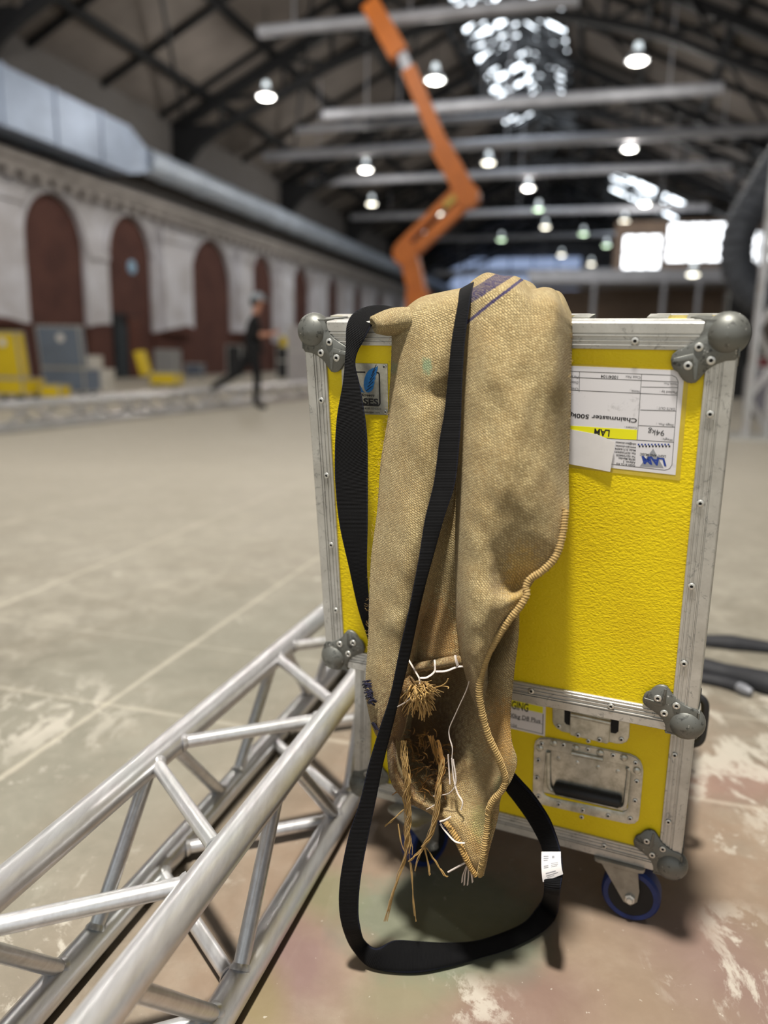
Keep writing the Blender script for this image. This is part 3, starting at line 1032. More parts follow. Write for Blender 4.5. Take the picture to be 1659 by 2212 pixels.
# ------------------------------------------------------------------ box truss on the floor by the case
def build_truss():
    T_TOP, T_BOT = .252, .027
    meas = {'LT': ((0, 1920), (699, 1327), T_TOP), 'RT': ((202.5, 2212), (767, 1474), T_TOP), 'LB': ((72, 2180), (694, 1476), T_BOT), 'RB': ((463, 2212), (762, 1713), T_BOT)}
    ch = {}
    base = on_z(202.5, 2212, T_TOP)
    for k, (p, q, z) in meas.items():
        a, c = on_z(*p, z), on_z(*q, z)
        d = (c - a).normalized()
        # parametrise every chord by the distance along the hall axis
        f = lambda s, a=a, d=d: a + d * ((s - (a - base).dot(AX)) / d.dot(AX))
        ch[k] = f
    root = empty('box_truss', (base.x, base.y, 0), 'shiny aluminium box truss lying on the floor left of the yellow case', 'truss')
    KS = (-.75, 2.45)
    for k, f in ch.items():
        b = MB()
        pts = [f(KS[0] + (KS[1] - KS[0]) * i / 10) for i in range(11)]
        b.tube(pts, .025, 28)
        b.build('chord_tube', MT['truss'], root, angle=50)

    def s_of(name, px, py):
        z = meas[name][2]
        return (on_z(px, py, z) - base).dot(AX)
    Z = lambda x, y: (x / 2.074, 1250 + y / 2.074)
    lt = (s_of('LT', *Z(715, 800)) + s_of('LT', *Z(800, 760))) / 2
    rt = (s_of('RT', *Z(900, 1250)) + s_of('RT', *Z(835, 1310))) / 2
    rb = (s_of('RB', *Z(985, 1830)) + s_of('RB', *Z(950, 1930))) / 2
    lb = (s_of('LB', *Z(390, 1650)) + s_of('LB', *Z(300, 1740))) / 2
    P = .505

    def brace(c0, s0, c1, s1, shift=.030):
        a, c = ch[c0](s0), ch[c1](s1)
        b = MB()
        n = (c - a).normalized()
        b.tube([a + n * .012, c - n * .012], .0125, 18)
        # weld collars
        for p, d in ((a, n), (c, -n)):
            b.tube([p + d * .0215, p + d * .0255, p + d * .0305], [.0175, .0165, .0128], 18)
        b.build('diagonal_brace', MT['truss'], root, angle=40)
    g = .028
    for n in range(-2, 4):
        o = n * P
        if KS[0] + .1 < lt + o < KS[1]:
            pass
        # top face
        brace('LT', lt + o - g, 'RT', rt + o + g)
        brace('LT', lt + o + g, 'RT', rt + o + P - g)
        # left face
        brace('LT', lt + o - g, 'LB', lb + o + g)
        brace('LT', lt + o + g, 'LB', lb + o + P - g)
        # right face
        r2 = rb + P / 2
        brace('RT', r2 + o - g, 'RB', rb + o + g)
        brace('RT', r2 + o + g, 'RB', rb + o + P - g)
        # bottom face
        l2 = lb + P / 2
        brace('LB', l2 + o - g, 'RB', rb + o + g)
        brace('LB', l2 + o + g, 'RB', rb + o + P - g)


build_truss()

# ------------------------------------------------------------------ hessian sandbag over the lid
TOPL = LIDM @ V3((0, HL, 0))


def hang(px, py, off):
    """point seen at a pixel, on the vertical plane through the lid's top front edge, moved off metres towards the viewer"""
    return on_plane(px, py, TOPL + cN * off, cN)


def hessian_material():
    t = NT('hessian')
    uv = t.uv('weave')
    fr = t.uv('front')
    wob = t.noise(t.mapping(uv, (1, 1, 1)), 60, 2, color=True)
    add = t.n('VectorMath', operation='MULTIPLY_ADD')
    t.put(add.inputs[0], wob)
    add.inputs[1].default_value = (.0042, .0042, 0)
    t.put(add.inputs[2], uv)
    wob2 = t.noise(uv, 330, 1, color=True)
    add2 = t.n('VectorMath', operation='MULTIPLY_ADD')
    t.put(add2.inputs[0], wob2)
    add2.inputs[1].default_value = (.0016, .0016, 0)
    t.put(add2.inputs[2], add.outputs[0])
    mp = t.mapping(add2.outputs[0], (1, 1, 1), rot=(0, 0, radians(33)))
    br = t.n('TexBrick')
    t.put(br.inputs['Vector'], mp)
    br.offset = 0.5
    br.inputs['Scale'].default_value = 1.0
    br.inputs['Brick Width'].default_value = 0.0052
    br.inputs['Row Height'].default_value = 0.0027
    br.inputs['Mortar Size'].default_value = 0.00075
    br.inputs['Mortar Smooth'].default_value = 1.0
    br.inputs['Color1'].default_value = (0.0, 0.0, 0.0, 1)
    br.inputs['Color2'].default_value = (1, 1, 1, 1)
    br.inputs['Mortar'].default_value = (0.5, 0.5, 0.5, 1)
    gap = br.outputs['Fac']
    fib = t.noise(t.mapping(mp, (200, 1400, 1)), 1.0, 3, 0.6)
    big = t.noise(uv, 16, 4, 0.6)
    c = t.mix(t.math('MULTIPLY_ADD', t.sep(br.outputs['Color'])[0], .62, t.math('MULTIPLY', fib, .42)), rgb(146, 126, 84), rgb(206, 187, 140))
    c = t.mix(t.ramp(big, [(0.40, 0), (0.75, .45)]), c, rgb(166, 134, 84))
    # rusty, soiled lower end
    f3 = t.sep(fr)
    low = t.ramp(t.math('ADD', f3[1], t.math('MULTIPLY', t.math('SUBTRACT', t.noise(uv, 22, 4), .5), .35)), [(1.25, 0), (1.0, 0)])
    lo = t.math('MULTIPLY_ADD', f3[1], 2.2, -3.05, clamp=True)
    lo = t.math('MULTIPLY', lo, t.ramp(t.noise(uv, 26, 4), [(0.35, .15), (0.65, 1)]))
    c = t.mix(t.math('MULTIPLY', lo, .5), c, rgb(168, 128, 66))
    # dark holes between the threads
    c = t.mix(t.math('MULTIPLY', t.ramp(gap, [(0.45, 0), (1.0, 1)]), .62), c, rgb(84, 64, 36))

    def seg(x0, y0, x1, y1, w, ws=.004):
        """mask of a woven stripe between two points of the cloth"""
        dx, dy = x1 - x0, y1 - y0
        L = math.hypot(dx, dy)
        nx, ny = -dy / L, dx / L
        wv = t.math('MULTIPLY', t.math('SUBTRACT', t.noise(uv, 220, 2), .5), ws)
        d = t.math('ADD', t.math('MULTIPLY', t.math('SUBTRACT', f3[0], x0), nx), t.math('MULTIPLY', t.math('SUBTRACT', f3[1], y0), ny))
        d = t.math('ADD', d, wv)
        d = t.math('LESS_THAN', t.math('ABSOLUTE', d), w)
        s = t.math('ADD', t.math('MULTIPLY', t.math('SUBTRACT', f3[0], x0), dx / L), t.math('MULTIPLY', t.math('SUBTRACT', f3[1], y0), dy / L))
        inn = t.math('MULTIPLY', t.math('GREATER_THAN', s, 0), t.math('LESS_THAN', s, L))
        return t.math('MULTIPLY', d, inn)
    s1 = seg(1.005, .648, 1.115, .578, .0125)
    s2 = seg(.990, .712, 1.066, .650, .0032)
    s3 = seg(1.060, .655, 1.135, .598, .0032)
    thr = t.math('SUBTRACT', 1.0, t.math('MULTIPLY', t.sep(br.outputs['Color'])[0], .35))
    c = t.mix(t.math('MULTIPLY', s1, t.math('MULTIPLY', thr, .95)), c, rgb(32, 28, 84))
    c = t.mix(t.math('MULTIPLY', t.math('MAXIMUM', s2, s3), .9), c, rgb(36, 30, 88))

    def blot(x, y, r, a, col):
        nonlocal c
        dx = t.math('SUBTRACT', f3[0], x)
        dy = t.math('MULTIPLY', t.math('SUBTRACT', f3[1], y), .6)
        d = t.math('SQRT', t.math('ADD', t.math('MULTIPLY', dx, dx), t.math('MULTIPLY', dy, dy)))
        d = t.math('ADD', d, t.math('MULTIPLY', t.math('SUBTRACT', t.noise(uv, 130, 4), .5), r * 1.5))
        c = t.mix(t.math('MULTIPLY', t.ramp(t.math('DIVIDE', d, r), [(0.5, 1), (1.0, 0)]), a), c, col)
    blot(.922, .790, .014, .6, rgb(112, 152, 120))
    blot(.850, .795, .010, .4, rgb(120, 150, 120))
    blot(1.04, 1.775, .03, .45, rgb(136, 138, 84))
    blot(1.085, 1.700, .02, .4, rgb(150, 156, 110))
    blot(1.13, 1.25, .05, .4, rgb(196, 156, 60))
    blot(.905, 1.60, .115, .8, rgb(104, 70, 32))  # rust-brown soiling, deepened to paint in the shade of the mouth pocket
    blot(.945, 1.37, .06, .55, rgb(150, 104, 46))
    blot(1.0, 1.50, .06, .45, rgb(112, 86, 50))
    blot(1.085, 1.58, .05, .5, rgb(186, 134, 58))
    h = t.math('ADD', t.math('MULTIPLY', gap, -1.0), t.math('MULTIPLY', fib, .35))
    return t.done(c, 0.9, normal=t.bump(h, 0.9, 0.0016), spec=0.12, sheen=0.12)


def plain_fibre(name, c0, c1, sc=500):
    t = NT(name)
    nz = t.noise(t.coord(), sc, 3)
    return t.done(t.mix(nz, c0, c1), 0.85, normal=t.bump(nz, 0.4, 0.0006), spec=0.15, sheen=0.1)


def sheet(b, rows, nu=40, nv=5, back=None, wave=0.0, seed=0.0, uv_o=(0, 0), flip=False):
    """bicubic cloth through rows of (px, py, off); back = how far behind the front the lining lies"""
    # smooth every row across, then down
    R = []
    for r in rows:
        n = len(r)
        pts = [V3(p) for p in r]
        fine = catmull(pts, 12)
        # resample evenly
        L = [0]
        for i in range(1, len(fine)):
            L.append(L[-1] + (fine[i] - fine[i - 1]).xy.length + 1e-6)
        out = []
        j = 0
        for k in range(nu + 1):
            s = L[-1] * k / nu
            while j < len(L) - 2 and L[j + 1] < s:
                j += 1
            f = (s - L[j]) / max(L[j + 1] - L[j], 1e-9)
            out.append(fine[j].lerp(fine[j + 1], min(1, max(0, f))))
        R.append(out)
    cols = [catmull([R[i][k] for i in range(len(R))], nv) for k in range(nu + 1)]
    nr = len(cols[0])
    P = [[None] * (nu + 1) for _ in range(nr)]
    pix = [[None] * (nu + 1) for _ in range(nr)]
    for k in range(nu + 1):
        for i in range(nr):
            q = cols[k][i]
            e = sin(pi * k / nu) ** 0.5 if 0 < k < nu else 0
            off = q.z
            w3 = hang(q.x, q.y, off)
            if wave:
                nz = noise.noise(V3((w3.x * 22 + seed, w3.z * 13, seed))) * .6 + noise.noise(V3((w3.x * 50, w3.z * 38 + seed, 3))) * .28
                off += wave * nz * e
                w3 = hang(q.x, q.y, off)
            P[i][k] = w3
            pix[i][k] = (q.x / 1000, q.y / 1000)
    base = len(b.v)
    verts = [p for r in P for p in r]
    n = nu + 1
    faces = [(i * n + k, i * n + k + 1, (i + 1) * n + k + 1, (i + 1) * n + k) for i in range(nr - 1) for k in range(nu)]
    b.add(verts, faces)
    W_, Fm = b.uv.setdefault('weave', {}), b.uv.setdefault('front', {})
    vacc = [0.0] * n
    for i in range(nr):
        uacc = 0
        mid = nu // 2
        us = [0.0] * n
        for k in range(1, n):
            us[k] = us[k - 1] + (P[i][k] - P[i][k - 1]).length
        for k in range(n):
            if i:
                vacc[k] += (P[i][k] - P[i - 1][k]).length
        vm = sum(vacc) / n
        for k in range(n):
            idx = base + i * n + k
            W_[idx] = (us[k] - us[mid] + uv_o[0], -vm + uv_o[1])
            Fm[idx] = pix[i][k]
    if back is not None:
        b2 = len(b.v)
        inner = []
        for i in range(nr):
            for k in range(n):
                e = sin(pi * k / nu)
                ev = min(1.0, min(i, nr - 1 - i) / 4.0)
                inner.append(P[i][k] - cN * (back * (.15 + .85 * e) * (0.2 + .8 * ev)))
        b.add(inner, [tuple(reversed(f)) for f in faces])
        for i in range(nr * n):
            W_[b2 + i] = W_[base + i]
            Fm[b2 + i] = (0.9, 1.0)
        rim = [(i, 0) for i in range(nr)] + [(nr - 1, k) for k in range(1, n)] + [(i, nu) for i in range(nr - 2, -1, -1)] + [(0, k) for k in range(nu - 1, 0, -1)]
        m = len(rim)
        for q in range(m):
            (i0, k0), (i1, k1) = rim[q], rim[(q + 1) % m]
            b.f.append((base + i0 * n + k0, base + i1 * n + k1, b2 + i1 * n + k1, b2 + i0 * n + k0))
            b.m.append(0)
    return P


def zipo(y, xs, offs):
    if not hasattr(y, '__len__'):
        y = [y] * len(xs)
    return [(a, c, d) for a, c, d in zip(xs, y, offs)]


def over_top(rows_front, sil, dz=(-.055, -.125, -.165)):
    """rows that carry a roll over the lid's top edge and down behind it"""
    xs = [p[0] for p in sil]
    out = [zipo(960, xs, [-.20] * len(xs)), zipo(800, xs, [-.195] * len(xs)), [(p[0], p[1] + 24, -.185) for p in sil], [(p[0], p[1] + 5, -.13) for p in sil], [(p[0], p[1], -.055) for p in sil]]
    return out + rows_front


def build_sack():
    root = empty('hessian_sandbag', hang(1020, 900, 0) , 'coarse hessian sack with blue stripes slung over the yellow lid', 'sandbag')
    MT['hessian'] = hessian_material()
    MT['yarn'] = plain_fibre('jute_yarn', rgb(190, 158, 100), rgb(146, 114, 62))
    MT['yarn_rust'] = plain_fibre('rusty_jute', rgb(170, 124, 62), rgb(110, 78, 38))
    MT['seam'] = plain_fibre('seam_yarn', rgb(190, 164, 112), rgb(146, 118, 70), 260)
    MT['string'] = plain_fibre('white_string', rgb(226, 214, 204), rgb(186, 178, 172), 300)

    sk = MB()
    # left roll
    silL = [(846, 697), (874, 668), (908, 643), (955, 631), (1022, 618)]
    L = [
        zipo([712, 686, 662, 650, 640], (846, 868, 905, 955, 1020), (.004, .022, .034, .036, .03)),
        zipo([745, 735, 722, 714, 712], (846, 867, 905, 955, 1012), (.006, .036, .056, .060, .045)),
        zipo(800, (844, 866, 908, 958, 1004), (.008, .042, .068, .066, .034)),
        zipo(850, (841, 864, 907, 955, 998), (.010, .044, .066, .060, .030)),
        zipo(900, (838, 862, 905, 950, 992), (.012, .046, .074, .066, .028)),
        zipo(1000, (822, 852, 900, 945, 986), (.016, .052, .080, .072, .026)),
        zipo(1100, (815, 844, 890, 936, 980), (.022, .056, .084, .072, .024)),
        zipo(1200, (802, 835, 880, 922, 965), (.026, .060, .090, .074, .022)),
        zipo(1300, (797, 828, 868, 902, 936), (.030, .062, .086, .074, .024)),
        zipo(1345, (796, 826, 862, 892, 915), (.030, .062, .090, .070, .026)),
        zipo(1400, (794, 823, 857, 884, 902), (.030, .060, .082, .066, .030)),
        zipo(1480, (789, 818, 850, 876, 892), (.030, .058, .078, .066, .034)),
        zipo(1540, (796, 817, 844, 866, 880), (.032, .056, .072, .062, .036)),
        zipo(1585, (810, 824, 842, 858, 870), (.036, .052, .062, .056, .038)),
        zipo(1606, (826, 832, 841, 850, 858), (.042, .046, .048, .046, .044))]
    sheet(sk, over_top(L, silL), 44, 6, .05, .011, 1.3)
    # right roll with the bulging shoulder
    silR = [(1012, 616), (1024, 604), (1051, 590), (1086, 596), (1112, 597), (1131, 606), (1149, 624), (1178, 621), (1203, 631), (1232, 676)]
    def R10(y, x, o):
        return zipo(y, x, o)
    Rr = [
        zipo([640, 628, 616, 618, 620, 630, 644, 644, 652, 692], (1008, 1022, 1050, 1084, 1112, 1134, 1156, 1180, 1204, 1233), (.020, .036, .046, .052, .050, .044, .036, .038, .036, .004)),
        zipo([690, 682, 676, 674, 676, 682, 688, 688, 692, 716], (1002, 1017, 1046, 1080, 1110, 1136, 1160, 1184, 1207, 1234), (.026, .052, .070, .076, .076, .070, .062, .062, .052, .008)),
        zipo(750, (997, 1012, 1041, 1076, 1108, 1136, 1162, 1186, 1208, 1233), (.030, .062, .082, .090, .090, .084, .080, .072, .056, .010)),
        zipo(820, (992, 1008, 1037, 1072, 1106, 1136, 1162, 1186, 1208, 1231), (.030, .068, .090, .100, .098, .088, .086, .078, .060, .012)),
        zipo(900, (989, 1005, 1034, 1070, 1104, 1134, 1160, 1184, 1206, 1230), (.032, .072, .096, .104, .106, .100, .086, .074, .054, .012)),
        zipo(1000, (986, 1002, 1030, 1068, 1102, 1132, 1158, 1182, 1203, 1226), (.034, .076, .100, .112, .112, .106, .096, .080, .060, .018)),
        zipo(1060, (985, 1001, 1029, 1066, 1100, 1130, 1156, 1180, 1202, 1226), (.036, .078, .102, .112, .114, .108, .100, .088, .072, .034)),
        zipo(1105, (984, 1000, 1028, 1064, 1098, 1127, 1153, 1177, 1200, 1226), (.038, .080, .104, .112, .112, .106, .098, .090, .078, .058)),
        zipo(1160, (983, 999, 1027, 1061, 1092, 1120, 1146, 1169, 1191, 1214), (.040, .082, .106, .110, .104, .098, .092, .088, .082, .068)),
        zipo([1205, 1206, 1208, 1210, 1214, 1216, 1216, 1214, 1210, 1205], (983, 999, 1027, 1058, 1085, 1108, 1130, 1152, 1174, 1197), (.042, .082, .106, .106, .092, .082, .080, .080, .080, .074)),
        zipo([1240, 1241, 1244, 1250, 1258, 1266, 1270, 1266, 1255, 1240], (983, 999, 1024, 1050, 1074, 1095, 1114, 1130, 1146, 1164), (.042, .084, .108, .110, .098, .080, .066, .070, .076, .076)),
        zipo([1285, 1286, 1288, 1290, 1294, 1296, 1298, 1296, 1292, 1285], (984, 998, 1020, 1042, 1062, 1080, 1096, 1110, 1122, 1134), (.044, .084, .110, .118, .118, .112, .104, .096, .090, .086)),
        zipo(1340, (985, 998, 1016, 1034, 1050, 1064, 1076, 1086, 1093, 1099), (.044, .082, .108, .116, .118, .114, .108, .100, .094, .088)),
        zipo(1400, (992, 1002, 1015, 1027, 1037, 1046, 1053, 1059, 1063, 1067), (.046, .078, .100, .108, .110, .108, .104, .098, .092, .088)),
        zipo(1440, (1000, 1007, 1016, 1024, 1031, 1037, 1041, 1045, 1048, 1051), (.050, .074, .092, .100, .102, .101, .098, .094, .090, .087)),
        zipo(1490, (1014, 1018, 1022, 1026, 1029, 1032, 1034, 1036, 1037, 1039), (.060, .076, .088, .092, .094, .094, .092, .090, .088, .086)),
        zipo(1530, (1029, 1031, 1033, 1035, 1037, 1039, 1040, 1041, 1042, 1043), (.070, .078, .084, .087, .088, .088, .087, .086, .085, .084))]
    sheet(sk, over_top(Rr, silR), 56, 6, .06, .012, 5.1, (.013, .02))
    # centre web between the rolls, set back, ending in a rolled hem
    C = [zipo(y, (xa, (xa * 3 + xb) / 4, (xa + xb) / 2, (xa + 3 * xb) / 4, xb), (.02, .028, o, o, .03)) for y, xa, xb, o in
         ((700, 950, 1030, .02), (800, 945, 1030, .02), (1000, 935, 1020, .022), (1150, 915, 1015, .026), (1300, 880, 1015, .034), (1380, 865, 1015, .042), (1418, 862, 1015, .044), (1432, 862, 1015, .036))]
    sheet(sk, C, 26, 6, .012, .010, 9.0, (.03, .004))
    # opened mouth and long torn tongue
    M_ = [
        zipo(1300, (1030, 1045, 1062, 1080, 1096, 1108, 1116, 1122), (.02, .022, .026, .034, .044, .052, .056, .050)),
        zipo(1375, (1000, 1020, 1040, 1062, 1084, 1100, 1112, 1120), (.015, .014, .018, .030, .044, .054, .060, .054)),
        zipo(1440, (862, 885, 925, 970, 1015, 1060, 1092, 1112), (.022, -.006, -.050, -.050, -.010, .040, .060, .056)),
        zipo(1500, (850, 868, 905, 955, 1005, 1055, 1088, 1106), (.035, .010, -.072, -.070, -.016, .038, .060, .058)),
        zipo(1560, (840, 858, 895, 945, 1000, 1050, 1084, 1102), (.045, .040, -.060, -.075, -.016, .034, .060, .060)),
        zipo(1605, (836, 854, 885, 935, 995, 1045, 1080, 1106), (.050, .056, -.045, -.070, -.012, .032, .060, .064)),
        zipo(1645, (837, 855, 882, 930, 990, 1042, 1080, 1117), (.050, .060, -.015, -.050, .000, .030, .062, .066)),
        zipo(1685, (843, 860, 884, 925, 985, 1038, 1074, 1105), (.048, .060, .036, .000, .012, .030, .058, .062)),
        zipo(1716, (861, 874, 894, 928, 980, 1030, 1062, 1085), (.046, .056, .050, .024, .020, .032, .054, .058)),
        zipo(1738, (890, 902, 918, 944, 984, 1026, 1058, 1079), (.044, .052, .054, .040, .028, .034, .050, .054)),
        zipo(1758, (928, 938, 950, 968, 994, 1026, 1055, 1077), (.042, .050, .054, .050, .038, .038, .048, .052)),
        zipo(1790, (966, 974, 983, 996, 1013, 1034, 1055, 1070), (.042, .050, .054, .054, .046, .042, .048, .050)),
        zipo(1836, (990, 996, 1003, 1012, 1024, 1036, 1047, 1057), (.042, .050, .056, .058, .054, .050, .050, .046)),
        zipo(1866, (1006, 1011, 1016, 1022, 1030, 1038, 1046, 1051), (.042, .048, .053, .056, .055, .052, .049, .045)),
        zipo(1892, (1022, 1025, 1028, 1031, 1035, 1039, 1042, 1045), (.042, .045, .047, .048, .048, .047, .045, .043))]
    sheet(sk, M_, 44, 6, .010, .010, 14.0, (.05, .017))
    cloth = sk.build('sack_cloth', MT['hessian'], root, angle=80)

    # folded ear at the top left, open towards the left
    ear = MB()
    rings = []
    for k in range(7):
        f = k / 6
        cx_, cy_ = 808 + (884 - 808) * f, 702 + (690 - 702) * f
        ry = 19 + 7 * sin(f * pi) + 8 * f
        ring = []
        for j in range(20):
            a = 2 * pi * j / 20
            x = cx_ + 7 * cos(a) * (1 - f * .3) + 10 * sin(a) * (1 - f) * .6
            y = cy_ + ry * sin(a)
            ring.append(hang(x, y, .022 + .030 * cos(a)))
        rings.append(ring)
    mouth = [[hang(806 + 5 * cos(2 * pi * j / 20) + 5 * sin(2 * pi * j / 20), 702 + 14 * sin(2 * pi * j / 20), .022 + .020 * cos(2 * pi * j / 20)) for j in range(20)],
             [hang(840 + 3 * cos(2 * pi * j / 20), 698 + 9 * sin(2 * pi * j / 20), .022 + .012 * cos(2 * pi * j / 20)) for j in range(20)]]
    ear.loft(list(reversed(mouth)) + rings, cap=True)
    ear.uv['weave'] = {i: (abs((i % 20) - 10) * .0075, (i // 20) * .012) for i in range(len(ear.v))}
    ear.uv['front'] = {i: (.9, .9) for i in range(len(ear.v))}
    ear.build('folded_ear', MT['hessian'], cloth, angle=80)

    # overlocked seams: a cord with yarn wound round it
    def seam(path, r, name='overlock_seam', mt='seam', pitch=.0036):
        pts = catmull([hang(*p) for p in path], 10)
        b = MB()
        b.tube(pts, r * .92, 10)
        L, acc = 0, [0]
        for i in range(1, len(pts)):
            L += (pts[i] - pts[i - 1]).length
            acc.append(L)
        turns = L / pitch
        n = int(turns * 9)
        wind = []
        side = None
        for k in range(n + 1):
            s = L * k / n
            i = max(j for j in range(len(acc)) if acc[j] <= s + 1e-9)
            i = min(i, len(pts) - 2)
            f = (s - acc[i]) / max(acc[i + 1] - acc[i], 1e-9)
            p = pts[i].lerp(pts[i + 1], f)
            d = (pts[i + 1] - pts[i]).normalized()
            sd = (cN - d * cN.dot(d)).normalized()
            up = d.cross(sd)
            a = 2 * pi * turns * k / n
            rr = r * (1 + .16 * noise.noise(p * 260))
            wind.append(p + sd * cos(a) * rr + up * sin(a) * rr)
        b.tube(wind, [r * (.20 + .07 * noise.noise(w_ * 400)) for w_ in wind], 5)
        return b.build(name, MT[mt], root, angle=80)
    seam([(1222, 1100, .066), (1216, 1150, .074), (1206, 1190, .080), (1192, 1214, .084), (1168, 1236, .086), (1146, 1250, .086), (1136, 1268, .088), (1138, 1284, .091), (1122, 1312, .096), (1096, 1344, .098), (1074, 1378, .097), (1054, 1414, .096),
          (1042, 1446, .094), (1036, 1480, .092), (1037, 1515, .090), (1045, 1556, .086), (1056, 1592, .082), (1070, 1622, .078), (1082, 1650, .072), (1091, 1680, .066), (1085, 1705, .064), (1066, 1728, .062), (1056, 1748, .060)], .0044)
    seam([(1056, 1748, .058), (1052, 1790, .056), (1046, 1830, .060), (1042, 1862, .058), (1036, 1890, .050)], .0042)
    seam([(962, 1776, .056), (985, 1808, .058), (1000, 1840, .060), (1014, 1868, .056), (1028, 1890, .050)], .0042, mt='yarn')
    # rolled hem across the mouth
    hem = MB()
    path = catmull([hang(*p) for p in ((893, 1446, .040), (905, 1441, .046), (930, 1437, .050), (960, 1431, .050), (985, 1427, .048), (1006, 1428, .040))], 6)
    n = len(path)
    hem.tube(path, [.0095 * (.75 + .25 * sin(pi * min(1, k / 6))) for k in range(n)], 14)
    nn = len(hem.v)
    hem.uv['weave'] = {i: ((i % 14) * .0042, (i // 14) * .006) for i in range(nn)}
    hem.uv['front'] = {i: (.95, 1.45) for i in range(nn)}
    hem.build('rolled_hem', MT['hessian'], root, angle=80)
    # dark stitched bunch low on the left roll
    navy = plain_fibre('navy_yarn', rgb(40, 38, 60), rgb(20, 20, 34), 700)
    rn = random.Random(9)
    q = MB()
    for k in range(34):
        f = k / 33
        x, y = 789 + 14 * f + rn.uniform(-4, 5), 1476 + 44 * f + rn.uniform(-5, 5)
        o = .044 + .014 * f
        q.tube(catmull([hang(x - 5, y + rn.uniform(-3, 3), o - .004), hang(x, y - 3, o + .006), hang(x + 5 + rn.uniform(0, 3), y + rn.uniform(-3, 4), o + .002)], 3), rn.uniform(.0009, .0018), 6)
    tag(q.build('dark_stitching', navy, root), 'dark navy stitching')
    q = MB()
    for k in range(6):
        x, y = 806 + k * 1.6, 1563 + k * 2.6
        q.tube([hang(x - 3, y, .050), hang(x, y - 2, .054), hang(x + 4, y + 1, .054)], .0012, 6)
    tag(q.build('dark_stitching', navy, root), 'dark navy stitching')

    # white plastic string that laced the mouth
    def string(paths, name='tie_string', r=.0012, mt='string', flat=.45):
        b = MB()
        for p in paths:
            b.tube(catmull([hang(*q) for q in p], 6), r, 7, flat=flat)
        return b.build(name, MT[mt], root, angle=80)
    Zs = lambda x, y, o: (780 + x / 4.74, 1390 + y / 4.74, o)
    string([[Zs(480, 155, .07), Zs(530, 240, .074), Zs(595, 352, .076)], [Zs(595, 352, .076), Zs(600, 430, .078), Zs(565, 510, .080), Zs(520, 552, .082), Zs(450, 605, .084), Zs(370, 650, .085)],
            [Zs(605, 355, .076), Zs(675, 348, .072), Zs(750, 290, .066), Zs(755, 215, .064), Zs(752, 168, .060)], [Zs(765, 288, .066), Zs(870, 282, .064), Zs(985, 240, .06), Zs(1060, 236, .05)],
            [Zs(460, 480, .07), Zs(480, 520, .076), Zs(515, 550, .08)]], r=.0016)
    string([[Zs(965, 118, .060), Zs(972, 170, .062), Zs(988, 225, .060)]], r=.0026, flat=.4)
    string([[Zs(1110, 385, .075), Zs(1075, 490, .06), Zs(1010, 630, .05), Zs(960, 740, .045), Zs(905, 870, .042), Zs(905, 960, .042), Zs(935, 1070, .042), Zs(930, 1185, .044)],
            [(976, 1638, .045), (980, 1680, .047), (988, 1712, .05), (999, 1732, .052), (996, 1750, .055)], [(979, 1640, .046), (985, 1690, .048), (972, 1712, .052), (952, 1718, .055), (936, 1720, .057)],
            [(968, 1630, .046), (970, 1660, .046), (972, 1694, .05)]], r=.0015)
    string([[(950, 1775, .064), (962, 1771, .066), (974, 1764, .066)], [(951, 1780, .062), (966, 1800, .062), (984, 1818, .064), (1004, 1821, .066)]], r=.0014)
    string([[(922, 1748, .058), (930, 1744, .060), (938, 1739, .060)]], r=.0014)
    string([[(968, 1884, .05), (986, 1874, .052), (1006, 1863, .056)]], r=.0014, flat=1)
    string([[(1010, 1868, .056), (1005, 1888, .052), (1003, 1912, .048)], [(1012, 1868, .056), (1012, 1890, .05), (1010, 1912, .046)], [(1016, 1870, .056), (1019, 1892, .05), (1021, 1906, .046)], [(1008, 1870, .056), (1000, 1890, .053), (998, 1906, .05)]], r=.0018, flat=.2)

    # loose jute: a frayed tuft, stuffing in the mouth, and two hanging hanks
    rnd = random.Random(3)

    def hank(name, spines, count, spread, r=.00058, mt='yarn'):
        b = MB()
        for sp_ in spines:
            base_ = catmull([V3(p) for p in sp_], 3)
            for _ in range(count):
                ph = rnd.uniform(0, 6.28)
                am = rnd.uniform(.2, 1) * spread
                fq = rnd.uniform(.3, .9)
                lo = rnd.randint(0, 2) if len(base_) > 9 else 0
                hi = len(base_) - (rnd.randint(0, 1) if len(base_) > 9 else 0)
                pts = []
                for i in range(lo, hi):
                    x, y, o = base_[i]
                    pts.append(hang(x + cos(ph + i * fq) * am + rnd.uniform(-1, 1) * spread * .22, y + rnd.uniform(-2, 2), o + sin(ph + i * fq) * am * .0006))
                b.tube(catmull(pts, 2), r * rnd.uniform(.6, 1.4), 5)
        return b.build(name, MT[mt], root, angle=80)
    # tuft
    b = MB()
    for k in range(170):
        a = rnd.uniform(radians(-18), radians(152))
        ln = rnd.uniform(32, 62)
        x0, y0 = 900 + rnd.uniform(-12, 20), 1488 + rnd.uniform(-14, 14)
        if a < .3:
            ln *= .7
        x1, y1 = x0 + cos(a) * ln * .75, y0 + sin(a) * ln
        o = rnd.uniform(.05, .088)
        b.tube(catmull([hang(x0, y0, .060), hang((x0 * 2 + x1) / 3 + rnd.uniform(-4, 4), (y0 * 2 + y1) / 3 - 2, o + .012), hang((x0 + x1 * 2) / 3 + rnd.uniform(-4, 4), (y0 + 2 * y1) / 3, o + .006), hang(x1, y1, o - .01)], 4), rnd.uniform(.0005, .0012), 5)
    for sgn in (0, 1):
        b.tube(catmull([hang(930, 1488, .07), hang(952, 1482, .075), hang(964 + sgn * 4, 1474 + 10 * sgn, .078), hang(968, 1466 + 22 * sgn, .08)], 5), .0008, 5)
    b.build('frayed_tuft', MT['yarn'], root, angle=80)
    b = MB()
